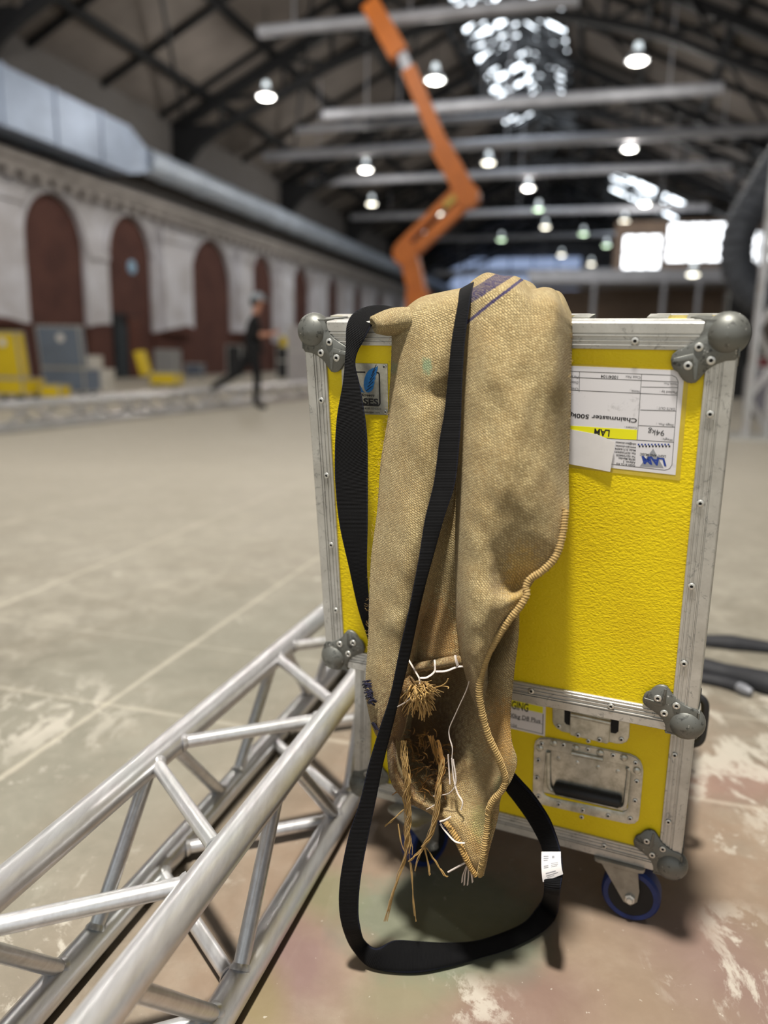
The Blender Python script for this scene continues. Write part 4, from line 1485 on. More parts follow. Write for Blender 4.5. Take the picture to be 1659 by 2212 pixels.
    b.tube(catmull([hang(846, 1440, .05), hang(872, 1470, .058), hang(894, 1500, .062)], 6), [.014 - .0001 * k for k in range(13)], 12)
    nn = len(b.v)
    b.uv['weave'] = {i: ((i % 12) * .0062, (i // 12) * .006) for i in range(nn)}
    b.uv['front'] = {i: (.9, 1.5) for i in range(nn)}
    b.build('twisted_end', MT['hessian'], root, angle=80)
    b = MB()
    for k in range(150):
        x, y = rnd.uniform(848, 965), rnd.uniform(1570, 1720)
        if (x - 905) ** 2 / 62 ** 2 + (y - 1650) ** 2 / 80 ** 2 > 1:
            continue
        a = rnd.uniform(0, 6.28)
        l = rnd.uniform(10, 28)
        o = -.02 + .05 * max(0, (y - 1620) / 100) + rnd.uniform(0, .02)
        b.tube(catmull([hang(x, y, o), hang(x + cos(a) * l * .5 + 3, y + sin(a) * l * .5, o + .008), hang(x + cos(a) * l, y + sin(a) * l + 3, o + .002)], 4), rnd.uniform(.0005, .001), 4)
    tag(b.build('loose_stuffing', MT['yarn_rust'], root, angle=80), kind='stuff')
    hank('hanging_yarn', [[(872, 1600, .06), (874, 1650, .066), (880, 1690, .066), (878, 1720, .064), (882, 1760, .058), (879, 1800, .055), (884, 1845, .052)]], 26, 8)
    hank('hanging_yarn', [[(881, 1800, .055), (876, 1850, .052), (862, 1890, .05), (848, 1930, .048), (833, 1990, .045)]], 9, 4)
    hank('hanging_yarn', [[(884, 1845, .052), (890, 1900, .05), (893, 1950, .048), (899, 1990, .046)]], 4, 2.2)
    hank('hanging_yarn', [[(872, 1750, .058), (850, 1770, .055), (832, 1784, .052)], [(860, 1780, .055), (866, 1820, .055), (875, 1840, .052)]], 3, 1.8)
    hank('hanging_yarn', [[(955, 1640, .05), (950, 1680, .056), (946, 1720, .062), (942, 1760, .062), (930, 1800, .06), (916, 1830, .056)]], 22, 6)
    hank('hanging_yarn', [[(916, 1828, .056), (905, 1850, .053), (897, 1880, .05)], [(917, 1830, .056), (924, 1860, .052), (928, 1890, .05)], [(922, 1830, .056), (940, 1862, .052), (958, 1888, .05), (968, 1894, .05)], [(914, 1832, .056), (896, 1848, .052), (884, 1862, .05)]], 4, 2.2)
    hank('rusty_yarn', [[(946, 1600, .03), (952, 1630, .04), (956, 1660, .05), (948, 1690, .056), (944, 1720, .06)], [(930, 1590, .02), (944, 1630, .03), (955, 1655, .045)]], 14, 6, .0009, 'yarn_rust')
    # stray hairs along the edges
    b = MB()
    for k in range(170):
        side = rnd.random()
        y = rnd.uniform(700, 1420)
        if side < .5:
            x = np.interp(y, [700, 800, 900, 1000, 1100, 1200, 1300, 1420], [846, 844, 838, 822, 815, 802, 797, 794]) + rnd.uniform(-1, 4)
            o = .02
            dx = -1
        elif side < .75:
            x = np.interp(y, [700, 900, 1100, 1250], [1003, 989, 984, 983]) + rnd.uniform(-1, 4)
            o = .05
            dx = -1
        else:
            y = rnd.uniform(700, 1150)
            x = np.interp(y, [700, 800, 1000, 1150], [1233, 1231, 1226, 1216]) + rnd.uniform(-4, 1)
            o = .03
            dx = 1
        l = rnd.uniform(3, 9)
        b.tube([hang(x, y, o), hang(x + dx * l * .6, y + rnd.uniform(-4, 4), o + .004), hang(x + dx * l, y + rnd.uniform(-7, 7), o)], .00016, 3)
    tag(b.build('loose_fibres', MT['yarn'], root), kind='stuff')
    return root


build_sack()

# ------------------------------------------------------------------ black webbing sling looped over the lid
def sling_material():
    t = NT('black_webbing')
    uv = t.uv('web')
    u = t.sep(uv)
    rib = t.math('SINE', t.math('MULTIPLY', u[1], 2 * pi / .0021))
    nz = t.noise(t.mapping(uv, (300, 60, 1)), 1.0, 3)
    big = t.noise(t.coord(), 25, 3)
    edge = t.math('ABSOLUTE', t.math('SUBTRACT', u[0], .5))
    c = t.mix(nz, rgb(6, 6, 7), rgb(15, 15, 17))
    c = t.mix(t.ramp(big, [(.45, 0), (.75, .4)]), c, rgb(20, 20, 22))
    c = t.mix(t.ramp(edge, [(.455, 0), (.47, .5), (.5, 0)]), c, rgb(40, 44, 66))
    h = t.math('ADD', rib, t.math('MULTIPLY', nz, .6))
    return t.done(c, .68, normal=t.bump(h, .55, .0009), spec=.12)


def build_sling():
    H = lambda x, y, o: hang(x, y, o)
    Zf = lambda x, y, z: on_z(x, y, z)
    pr = []

    def h(x0, y0, o0, x1, y1, o1, t=.0017):
        pr.append((H(x0, y0, o0), H(x1, y1, o1), t))

    def z(x0, y0, z0, x1, y1, z1, t=.003):
        pr.append((Zf(x0, y0, z0), Zf(x1, y1, z1), t))
    # down the front of the sack
    h(1004, 690, -.20, 1034, 690, -.20)
    h(1000, 640, -.14, 1032, 628, -.14)
    h(995, 628, -.055, 1026, 612, -.055)
    h(992, 630, .000, 1023, 613, .004)
    h(989, 655, .044, 1018, 640, .046)
    h(981, 699, .066, 1009, 699, .068)
    h(974, 746, .074, 1003.5, 746, .076)
    h(967.5, 816, .078, 999, 816, .080)
    h(959.7, 890, .082, 996.6, 890, .082)
    h(948.6, 954, .084, 993, 954, .084)
    h(936.5, 1044, .088, 983, 1044, .088)
    h(918, 1120, .094, 959, 1120, .092)
    h(906, 1196, .099, 938, 1196, .092)
    h(896, 1250, .101, 923, 1250, .094)
    h(882, 1321, .101, 906, 1321, .090)
    h(861, 1412, .096, 887, 1412, .088)
    h(842.6, 1502, .092, 865, 1502, .086)
    h(818, 1578, .092, 846, 1578, .082)
    h(795.6, 1654, .096, 827, 1654, .084)
    h(777.5, 1730, .100, 812, 1730, .090)
    h(753, 1805, .106, 796, 1805, .098)
    h(735, 1896, .112, 779.5, 1896, .108, .0024)
    h(732.5, 1965, .112, 774.5, 1965, .108, .003)
    h(744, 2016, .104, 780, 2010, .104, .004)
    # along the floor
    z(762, 2053, .026, 790, 2034, .040, .005)
    z(797, 2088, .007, 814, 2048, .036, .006)
    z(845, 2101, .005, 852, 2031, .034, .007)
    z(908, 2102, .005, 905, 2033, .030, .008)
    z(971, 2089, .005, 968, 2036, .026, .008)
    z(1034, 2071, .005, 1030, 2031, .024, .007)
    z(1096, 2052, .005, 1090, 2012, .024, .007)
    z(1148, 2028, .005, 1134, 1990, .024, .007)
    z(1184, 2004, .006, 1158, 1962, .030, .006)
    z(1204, 1975, .014, 1170, 1944, .042, .005)
    # up again behind the tongue
    h(1210, 1930, -.010, 1175, 1922, -.012, .004)
    h(1216, 1880, -.022, 1174, 1880, -.030, .003)
    h(1211, 1836, -.036, 1171, 1836, -.046, .003)
    h(1200, 1800, -.052, 1158, 1803, -.060, .005)
    h(1184, 1763, -.060, 1137, 1766, -.068, .006)
    h(1152, 1716, -.066, 1112, 1731, -.074, .006)
    h(1124, 1685, -.070, 1092, 1705, -.078, .006)
    h(1085, 1640, -.078, 1060, 1660, -.082, .005)
    h(1000, 1540, -.082, 970, 1560, -.084)
    h(900, 1450, -.072, 870, 1470, -.070)
    h(838, 1400, -.040, 812, 1420, -.036)
    # the slack strand at the left
    h(803, 1345, -.012, 787, 1358, -.010)
    h(798, 1300, .000, 771, 1306, .000)
    h(793, 1226, .010, 754.5, 1230, .014)
    h(794.5, 1135, .014, 733.5, 1135, .022)
    h(794.7, 1045, .014, 724.5, 1050, .026)
    h(794, 954, .014, 723, 980, .028)
    h(788, 893, .016, 727.5, 902, .026)
    h(777.5, 832, .016, 739.6, 832, .022)
    h(768, 790, .014, 744.5, 786, .016)
    h(772, 762, .012, 747, 745, .012)
    h(789, 730, .012, 748, 708, .010)
    h(797, 714, .010, 757, 684, -.004)
    h(803, 704, .004, 773, 670, -.024)
    h(812, 697, -.010, 792, 662, -.040)
    h(830, 692, -.030, 814, 659, -.055)
    h(852, 686, -.055, 838, 661, -.075)
    h(880, 690, -.085, 866, 672, -.105)
    h(905, 720, -.150, 890, 712, -.165)
    h(940, 760, -.205, 930, 770, -.210)
    h(990, 740, -.215, 985, 760, -.215)
    E0 = catmull([p[0] for p in pr], 5, True)
    E1 = catmull([p[1] for p in pr], 5, True)
    TH = catmull([(p[2], 0, 0) for p in pr], 5, True)
    rings = []
    m = 14
    n = len(E0)
    for i in range(n):
        a, c = E0[i], E1[i]
        w = c - a
        d = E0[(i + 1) % n] + E1[(i + 1) % n] - E0[i - 1] - E1[i - 1]
        nn = w.cross(d).normalized()
        if i and nn.dot(prev) < 0 and False:
            nn = -nn
        prev = nn
        th = max(.0012, TH[i].x)
        ring = []
        for j in range(m):
            q = 2 * pi * j / m
            cx_ = cos(q)
            px_ = math.copysign(abs(cx_) ** .6, cx_)
            ring.append(a + w * (.5 + .5 * px_) + nn * th * math.copysign(abs(sin(q)) ** .7, sin(q)))
        rings.append(ring)
    b = MB()
    vs = [p for r in rings for p in r]
    fs = [(i * m + j, i * m + (j + 1) % m, ((i + 1) % n) * m + (j + 1) % m, ((i + 1) % n) * m + j) for i in range(n) for j in range(m)]
    b.add(vs, fs)
    acc = 0
    uvd = {}
    for i in range(n):
        if i:
            acc += ((E0[i] + E1[i]) * .5 - (E0[i - 1] + E1[i - 1]) * .5).length
        for j in range(m):
            q = 2 * pi * j / m
            cx_ = cos(q)
            uvd[i * m + j] = (.5 + .5 * math.copysign(abs(cx_) ** .6, cx_), acc)
    b.uv['web'] = uvd
    o = b.build('webbing_sling', sling_material(), None, angle=60, loc=on_z(900, 2080, 0))
    tag(o, 'black webbing sling looped over sack and lid, trailing on the floor', 'sling')
    # white tag sewn round it
    q = MB()
    a0, a1 = H(1217, 1886, -.012), H(1173.5, 1903, -.014)
    t0, t1 = H(1212, 1838, -.026), H(1170.5, 1838, -.032)
    up = (t0 - a0)
    rows = []
    for k in range(6):
        f = k / 5
        l, r = a0.lerp(t0, f), a1.lerp(t1, f)
        bow = cN * (.005 * sin(pi * f))
        rows.append([l + bow + cN * .003, r + bow + cN * .003])
    lb = []
    for k in range(6):
        l, r = rows[k]
        lb.append([l, r, r - cN * .001, l - cN * .001])
    q.loft(lb)
    def P(u_, v_):
        i = min(4, int(v_ * 5))
        f = v_ * 5 - i
        l = rows[i][0].lerp(rows[i + 1][0], f)
        r = rows[i][1].lerp(rows[i + 1][1], f)
        return r.lerp(l, u_) + cN * .0003
    for (u0, u1, v0, v1) in ((.12, .38, .86, .89), (.12, .38, .80, .83), (.12, .34, .74, .77), (.55, .68, .80, .88), (.5, .85, .62, .64), (.5, .85, .56, .58), (.5, .8, .50, .52), (.12, .36, .56, .59), (.12, .36, .50, .53), (.2, .7, .28, .32), (.2, .8, .20, .22), (.25, .6, .12, .14)):
        q.add([P(u0, v0), P(u1, v0), P(u1, v1), P(u0, v1)], [(0, 1, 2, 3)], 1)
    tag(q.build('sewn_tag', [MT['paper'], MT['greyink']], o), 'white printed tag')
    return o


build_sling()

# ------------------------------------------------------------------ the hall shell
WL = -15.1


def on_lat(px, py, l):
    """hall coordinates of a pixel's point on the plane l = const"""
    p = on_plane(px, py, LAT * l, LAT)
    return p.dot(LAT), p.dot(AX), p.z


def on_a(px, py, a):
    p = on_plane(px, py, AX * a, AX)
    return p.dot(LAT), p.dot(AX), p.z


def hall_materials():
    t = NT('painted_brick')
    co = t.coord()
    m = t.mapping(co, (1, 1, 1), rot=(0, 0, YA))
    x = t.sep(m)
    cb = t.n('CombineXYZ')
    t.put(cb.inputs[0], x[1])
    t.put(cb.inputs[1], x[2])
    br = t.n('TexBrick')
    t.put(br.inputs['Vector'], cb.outputs[0])
    br.inputs['Scale'].default_value = 1
    br.inputs['Brick Width'].default_value = .25
    br.inputs['Row Height'].default_value = .083
    br.inputs['Mortar Size'].default_value = .008
    nz = t.noise(co, 1.2, 5)
    base = t.mix(t.ramp(nz, [(.35, 0), (.7, 1)]), rgb(226, 226, 234), rgb(194, 190, 192))
    base = t.mix(t.math('MULTIPLY', br.outputs['Fac'], .35), base, rgb(130, 124, 120))
    red = t.mix(t.ramp(nz, [(.35, 0), (.7, 1)]), rgb(96, 64, 56), rgb(78, 52, 47))
    edge = t.math('ADD', x[2], t.math('MULTIPLY', t.math('SUBTRACT', t.noise(co, .35, 1), .5), 1.2))
    c = t.mix(t.math('GREATER_THAN', edge, 1.62), red, base)
    upper_tone = t.ramp(t.math('MULTIPLY', t.math('SUBTRACT', x[2], 4.3), .8, clamp=True), [(0, 0), (1, .75)])  # wall turns grey-brown with height, darkest above the cornice
    c = t.mix(upper_tone, c, rgb(112, 106, 100))
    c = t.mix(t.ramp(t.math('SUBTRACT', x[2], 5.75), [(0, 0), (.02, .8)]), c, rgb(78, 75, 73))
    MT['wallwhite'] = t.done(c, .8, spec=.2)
    t = NT('red_brick')
    co = t.coord()
    nz = t.noise(co, 1.3, 5)
    c = t.mix(t.ramp(nz, [(.35, 0), (.7, 1)]), rgb(98, 68, 61), rgb(80, 56, 52))
    MT['wallred'] = t.done(c, .85, spec=.15)
    MT['roof'] = plain('roof_boarding', rgb(112, 105, 100), .85, 0, .18, .8)
    MT['steel'] = plain('dark_steel', rgb(20, 21, 24), .6, .2, .25, 3)
    MT['tie'] = plain('grey_steel', rgb(172, 174, 182), .5, .2, .15, 2)
    MT['galv'] = plain('galvanised_sheet', rgb(150, 163, 184), .45, .3, .12, 1.5)
    MT['cornice'] = plain('stone_cornice', rgb(156, 150, 146), .85, 0, .18, 1.6)
    MT['sky'] = emissive('sky_glass', rgb(236, 246, 255), 7.0, True)
    MT['skyfar'] = emissive('window_glass', rgb(246, 250, 255), 5.0, True)
    MT['dark'] = plain('dark_opening', rgb(16, 20, 24), .7, 0, .2, 2)
    MT['orange'] = plain('orange_paint', rgb(190, 104, 30), .5, 0, .12, 3)
    MT['lampshade'] = plain('lamp_metal', rgb(168, 172, 178), .35, .6, .1, 5)
    MT['glow'] = emissive('lamp_glow', rgb(255, 248, 226), 9.0)
    MT['glowgreen'] = emissive('lamp_glow_green', rgb(214, 246, 204), 6.0)
    MT['brown'] = plain('brown_panelling', rgb(118, 100, 86), .75, 0, .2, .8)
    MT['greywall'] = plain('grey_render', rgb(150, 154, 164), .85, 0, .12, .6)
    MT['flatgrey'] = plain('grey_laminate', rgb(112, 124, 142), .55, 0, .1, 3)
    MT['farblack'] = plain('black_case', rgb(18, 19, 22), .6, 0, .2, 3)
    MT['yellowfar'] = plain('yellow_panel', rgb(226, 196, 30), .5, 0, .1, 3)


hall_materials()

# ---- left wall with its round arches
ARCH = [(10.3, 1.2), (14.6, 1.2), (19.25, 1.30), (22.9, 1.24), (28.3, 1.72), (33.0, 1.3), (37.6, 1.3), (42.3, 1.2), (46.9, 1.2), (51.6, 1.2), (56.2, 1.2), (60.9, 1.2), (65.5, 1.2)]
b = MB(HALL)
A0, A1, SPR, TOPZ, RECESS = -9.0, 76.0, 3.85, 8.75, -15.24
bounds = [A0] + [(ARCH[i][0] + ARCH[i][1] + ARCH[i + 1][0] - ARCH[i + 1][1]) / 2 for i in range(len(ARCH) - 1)] + [A1]
for i, (ca, r) in enumerate(ARCH):
    lo, hi = bounds[i], bounds[i + 1]
    q = lambda a, z, l=WL: V3((l, a, z))
    SPR = 5.14 - r
    b.add([q(lo, 0), q(ca - r, 0), q(ca - r, SPR), q(lo, SPR)], [(0, 1, 2, 3)])
    b.add([q(ca + r, 0), q(hi, 0), q(hi, SPR), q(ca + r, SPR)], [(0, 1, 2, 3)])
    n = 16
    arc = [(ca - r * cos(pi * k / n), SPR + r * sin(pi * k / n)) for k in range(n + 1)]
    top = [(lo + (hi - lo) * k / n, TOPZ) for k in range(n + 1)]
    arc_o = [(lo, SPR)] + arc + [(hi, SPR)]
    top_o = [(lo, TOPZ)] + top + [(hi, TOPZ)]
    m = len(arc_o)
    b.add([q(*p) for p in arc_o] + [q(*p) for p in top_o], [(k, k + 1, m + k + 1, m + k) for k in range(m - 1)])
    jamb = [(ca - r, 0)] + arc + [(ca + r, 0)]
    m = len(jamb)
    b.add([q(*p) for p in jamb] + [q(*p, RECESS) for p in jamb], [(k, k + 1, m + k + 1, m + k) for k in range(m - 1)])
    # moulded archivolt standing a little proud of the wall
    for k in range(n):
        a0_, a1_ = pi * k / n, pi * (k + 1) / n
        pr = lambda a_, rr, l: V3((l, ca - rr * cos(a_), SPR + rr * sin(a_)))
        vs = [pr(a_, rr, l) for a_ in (a0_, a1_) for rr in (r, r + .16) for l in (WL - .02, WL + .07)]
        b.add(vs, [(0, 1, 3, 2), (4, 6, 7, 5), (1, 5, 7, 3), (2, 3, 7, 6), (0, 4, 5, 1)])
    # shallow pilaster between this arch and the next, with a capital
    pa = hi
    if i < len(ARCH) - 1 and (ARCH[i + 1][0] - ARCH[i + 1][1]) - (ca + r) > 1.6:
        w = ((ARCH[i + 1][0] - ARCH[i + 1][1]) - (ca + r)) / 2 - .25
        b.box(WL - .01, WL + .28, pa - w, pa + w, 1.5, 4.6)
        b.box(WL - .01, WL + .36, pa - w - .1, pa + w + .1, 4.6, 4.95)
    else:
        b.box(WL - .01, WL + .10, pa - .5, pa + .5, SPR - .25, SPR)
b.box(RECESS - .5, RECESS - .25, A0, A1, 0, TOPZ)
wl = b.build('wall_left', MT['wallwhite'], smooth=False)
tag(wl, 'long arcaded side wall, painted white above red brick', 'wall', kind='structure')
b = MB(HALL)
b.box(RECESS - .24, RECESS, A0, A1, 0, 5.6)
b.build('brick_infill', MT['wallred'], wl, smooth=False)
# cornice bands
b = MB(HALL)
b.box(WL - .02, WL + .30, A0, A1, 5.42, 5.62)
b.box(WL - .02, WL + .42, A0, A1, 5.62, 5.80)
for k in range(90):
    b.box(WL - .02, WL + .24, 8 + k * .62, 8.3 + k * .62, 5.22, 5.42)
tag(b.build('trim_1', MT['cornice'], smooth=False), 'corbelled cornice along the arcaded wall', 'cornice', kind='structure')

# ---- doorway and sign in the second arch
d0, d1 = on_lat(247, 815, RECESS)[1], on_lat(304, 815, RECESS)[1]
b = MB(HALL)
b.box(RECESS + .001, RECESS + .05, d0, d1, 0, 2.05)
dr = tag(b.build('door_1', MT['dark'], smooth=False), 'dark doorway in the second brick arch', 'door', kind='structure')
b = MB(HALL)
b.box(RECESS + .05, RECESS + .12, d0 + .75, d1, .05, 2.0)
tag(b.build('door_panel', plain('rust_door', rgb(84, 40, 22), .6), dr, smooth=False), 'rust-red side panel')
b = MB(HALL)
b.box(RECESS + .05, RECESS + .09, d0 + .08, d0 + .72, .02, 1.72)
b.build('door_leaf', plain('teal_door', rgb(34, 42, 48), .5), dr, smooth=False)
s = on_lat(284, 577, RECESS)
b = MB(HALL @ Matrix.Translation((RECESS + .001, s[1], s[2])) @ Matrix.Rotation(pi / 2, 4, 'Y'))
b.lathe([(.22, 0), (.22, .03), (.20, .04)], 28)
o = b.build('round_sign', plain('pale_blue_sign', rgb(150, 186, 214), .5), None)
tag(o, 'small round pale blue sign on brick above the dark doorway', 'sign')

# ---- roof
RIDGE_L, RZ0, SLOPE = -4.15, 8.75, .47
SK0, SK1, SKA0, SKA1 = -6.2, -2.3, 25.5, 46.5


def roof_z(l):
    return RZ0 + SLOPE * (11.0 - abs(l - RIDGE_L))


b = MB(HALL)


def slope_piece(l0, l1, a0, a1, th=.18):
    vs = []
    for l in (l0, l1):
        for a in (a0, a1):
            for dz in (0, th):
                vs.append(V3((l, a, roof_z(l) + dz)))
    b.add(vs, [(0, 1, 3, 2), (4, 6, 7, 5), (0, 4, 5, 1), (2, 3, 7, 6), (0, 2, 6, 4), (1, 5, 7, 3)])


slope_piece(-15.6, SK0, -9, 76)
slope_piece(SK1, 14.0, -9, 76)
slope_piece(SK0, RIDGE_L, -9, SKA0)
slope_piece(RIDGE_L, SK1, -9, SKA0)
slope_piece(SK0, RIDGE_L, SKA1, 76)
slope_piece(RIDGE_L, SK1, SKA1, 76)
tag(b.build('ceiling', MT['roof'], smooth=False), 'brown boarded pitched roof of the hall', 'roof', kind='structure')
# ridge skylight, one window per bay, with bars
k = 0
for a0 in (25.5, 32.5, 39.5):
    for l0, l1 in ((SK0, RIDGE_L), (RIDGE_L, SK1)):
        k += 1
        b = MB(HALL)
        b.add([V3((l, a, roof_z(l) + .1)) for l, a in ((l0, a0), (l1, a0), (l1, a0 + 7), (l0, a0 + 7))], [(0, 1, 2, 3)])
        wn = tag(b.build('window_%d' % k, MT['sky'], smooth=False), 'bright skylight panes along the roof ridge', 'skylight', kind='structure')
        b = MB(HALL)
        for j in range(8):
            a = a0 + j
            b.tube([V3((l0, a, roof_z(l0) + .05)), V3((l1, a, roof_z(l1) + .05))], .11, 6)
        for l in (l0, (l0 + l1) / 2, l1):
            b.tube([V3((l, a0, roof_z(l) + .04)), V3((l, a0 + 7, roof_z(l) + .04))], .12, 6)
        for j in range(0, 7, 2):
            b.tube([V3((l0, a0 + j, roof_z(l0) - .5)), V3((l1, a0 + j + 1.6, roof_z(l1) - .5))], .1, 6)
            b.tube([V3((l0, a0 + j + 1.6, roof_z(l0) - .7)), V3((l1, a0 + j, roof_z(l1) - .7))], .1, 6)
        b.build('glazing_bars', MT['steel'], wn)
# a smaller rooflight further down the right slope
s0, s1 = on_a(1288, 402, 58), on_a(1452, 402, 58)
ll0, ll1 = -.6, 3.9
k += 1
b = MB(HALL)
aa = 52.0
b.add([V3((l, a, roof_z(l) - .02)) for l, a in ((ll0, aa), (ll1, aa), (ll1, aa + 6), (ll0, aa + 6))], [(0, 1, 2, 3)])
wn = tag(b.build('window_%d' % k, MT['sky'], smooth=False), 'rooflight in the right-hand roof slope', 'skylight', kind='structure')
b = MB(HALL)
for l in (ll0, 1.0, 2.4, ll1):
    b.tube([V3((l, aa, roof_z(l) - .05)), V3((l, aa + 6, roof_z(l) - .05))], .09 if l != 2.4 else .3, 6)
b.build('glazing_bars', MT['steel'], wn)
# purlins
n = 1
for l in (-13.6, -11.2, -8.8, -6.5, -1.8, .5, 2.9, 5.3, 7.8):
    n += 1
    b = MB(HALL)
    b.box(l - .07, l + .07, 4, 76, roof_z(l) - .26, roof_z(l) - .01)
    tag(b.build('trim_%d' % n, MT['steel'], smooth=False), 'dark steel purlin under the roof boards', 'purlin', kind='structure')

for a in np.arange(9.3, 75, 3.13):
    for s_ in (-1, 1):
        n += 1
        b = MB(HALL)
        q0, q1 = RIDGE_L + s_ * (2.1 if SKA0 - 1 < a < SKA1 + 1 else .1), RIDGE_L + s_ * (11 if s_ < 0 else 17)
        b.loft([[V3((x_, a + dy, roof_z(x_) + dz)) for dy, dz in ((-.06, -.20), (.06, -.20), (.06, -.02), (-.06, -.02))] for x_ in (q0, q1)])
        tag(b.build('trim_%d' % (n + 100), MT['steel'], smooth=False), 'dark steel rafter under the roof boards', 'rafter', kind='structure')
for i_, a in enumerate((16.4, 25.8, 35.2, 44.6, 54.0)):
    for s_ in (-1, 1):
        for x0_, x1_ in ((1.5, 6.0), (6.0, 10.5)):
            n += 1
            b = MB(HALL)
            b.tube([V3((RIDGE_L + s_ * x0_, a, roof_z(RIDGE_L + s_ * x0_) - .55)), V3((RIDGE_L + s_ * x1_, a + 9.4, roof_z(RIDGE_L + s_ * x1_) - .55))], .06, 6)
            tag(b.build('trim_%d' % (n + 100), MT['steel']), 'dark steel wind brace between roof trusses', 'brace', kind='structure')

# ---- right and far walls, gallery block
b = MB(HALL)
b.box(13.8, 14.1, -9, 76, 0, roof_z(14) + .1)
tag(b.build('wall_right', MT['greywall'], smooth=False), 'plain grey side wall beyond the right aisle', 'wall', kind='structure')
b = MB(HALL)
b.box(-15.6, 14, 75.5, 75.8, 0, 14.5)
tag(b.build('wall_far', MT['greywall'], smooth=False), 'pale end wall of the hall', 'wall', kind='structure')
p0_, p1_ = on_a(955, 560, 75.3), on_a(1250, 648, 75.3)
b = MB(HALL)
b.box(p0_[0], p1_[0], 75.36, 75.42, p1_[2], p0_[2])  # glowing pane added to bring in the pale blue haze at the far end
k += 1
wn = tag(b.build('window_%d' % k, emissive('haze_glow', rgb(150, 172, 214), .9), smooth=False), 'wide glowing blue pane added on the far end wall for its haze', 'window', kind='structure')
b = MB(HALL)
for j in range(7):
    x_ = p0_[0] + (p1_[0] - p0_[0]) * j / 6
    b.box(x_ - .06, x_ + .06, 75.30, 75.355, p1_[2], p0_[2])
b.build('window_frame', MT['steel'], wn, smooth=False)
GA = 46.0
gl = on_a(1335, 590, GA)[0]
gz = on_a(1420, 592, GA)[2]
b = MB(HALL)
b.box(gl - .3, 13.8, GA, GA + .4, gz - .9, roof_z(8))
gw = tag(b.build('wall_gallery', MT['brown'], smooth=False), 'brown cross wall above the gallery at the right', 'wall', kind='structure')
for j, (x0, x1, y0, y1) in enumerate(((1342, 1424, 508, 582), (1437, 1566, 482, 566), (1600, 1700, 500, 572))):
    k += 1
    L0, L1 = on_a(x0, y1, GA)[0], on_a(x1, y1, GA)[0]
    Z0, Z1 = on_a((x0 + x1) / 2, y1, GA)[2], on_a((x0 + x1) / 2, y0, GA)[2]
    b = MB(HALL)
    b.box(L0, L1, GA - .06, GA - .03, Z0, Z1)
    wn = tag(b.build('window_%d' % k, MT['skyfar'], smooth=False), 'bright window over the gallery', 'window', kind='structure')
    b = MB(HALL)
    for f in (0, .33, .66, 1):
        b.box(L0 + (L1 - L0) * f - .05, L0 + (L1 - L0) * f + .05, GA - .12, GA - .06, Z0, Z1)
    for f in (0, .5, 1):
        b.box(L0, L1, GA - .12, GA - .061, Z0 + (Z1 - Z0) * f - .05, Z0 + (Z1 - Z0) * f + .05)
    b.build('window_frame', MT['steel'], wn, smooth=False)
b = MB(HALL)
b.box(gl - 4.5, 13.8, GA - 4, GA, gz - .75, gz - .15)
tag(b.build('trim_20', MT['tie'], smooth=False), 'pale edge beam of the gallery', 'beam', kind='structure')
b = MB(HALL)
b.box(gl - 4.5, 13.8, GA + .5, GA + .8, 0, gz - .75)
tag(b.build('wall_under_gallery', MT['brown'], smooth=False), 'brown panelled wall under the gallery', 'wall', kind='structure')
for j, px in enumerate((1280, 1430, 1505, 1585, 1640)):
    L = on_a(px, 680, GA - 3.8)[0]
    b = MB(HALL @ Matrix.Translation((L, GA - 3.8, 0)))
    b.lathe([(.16, 0), (.16, .2), (.11, .25), (.11, gz - 1.0), (.17, gz - .8), (.17, gz - .74)], 14)
    o = b.build('gallery_post', MT['tie'], None)
    tag(o, 'pale round steel post under the gallery, seen above the case lid', 'post', 'gallery posts')

# ---- roof trusses: bottom arch, rafters, webs
def roof_truss(a, label):
    root = empty('roof_truss', hp(RIDGE_L, a, 8.6), label, 'roof truss', 'dark steel roof trusses')
    arch = [(0, 11.1), (1.7, 10.95), (3.4, 10.6), (5.1, 10.1), (6.8, 9.35), (9.1, 8.4), (10.9, 7.35)]
    for s in (-1, 1):
        b = MB(HALL)
        pts = catmull([(RIDGE_L + s * x, a, z) for x, z in arch], 4)
        rg = []
        for p in pts:
            rg.append([p + V3((0, -.13, -.12)), p + V3((0, .13, -.12)), p + V3((0, .13, .12)), p + V3((0, -.13, .12))])
        b.loft(rg)
        b.build('arched_chord', MT['steel'], root, smooth=False)
        b = MB(HALL)
        rg = []
        for x in (0, 11.0):
            p = V3((RIDGE_L + s * x, a, roof_z(RIDGE_L + s * x) - .32))
            rg.append([p + V3((0, -.13, -.17)), p + V3((0, .13, -.17)), p + V3((0, .13, .17)), p + V3((0, -.13, .17))])
        b.loft(rg)
        b.build('rafter', MT['steel'], root, smooth=False)
        nodes = [(x, z) for x, z in arch]
        for i in range(len(nodes) - 1):
            x0, z0 = nodes[i]
            x1, z1 = nodes[i + 1]
            for (xa, za, xb) in ((x0, z0, x0), (x0, z0, x1)):
                b = MB(HALL)
                zb = roof_z(RIDGE_L + s * xb) - .35
                b.tube([V3((RIDGE_L + s * xa, a, za)), V3((RIDGE_L + s * xb, a, zb))], .075, 6)
                b.build('web_member', MT['steel'], root)
        # haunch at the wall
        b = MB(HALL)
        b.loft([[V3((RIDGE_L + s * x, a + dy, z)) for x, z in ((10.95, 6.7), (10.95, 8.6), (9.3, 8.5))] for dy in (-.16, .16)])
        b.build('haunch', MT['steel'], root, smooth=False)


WORD = ['nearest', 'second', 'third', 'fourth', 'fifth', 'sixth', 'seventh', 'eighth']
for i, a in enumerate((16.4, 25.8, 35.2, 44.6, 54.0, 63.4, 72.8)):
    roof_truss(a, 'dark arched roof truss, %s one along the hall' % WORD[i])

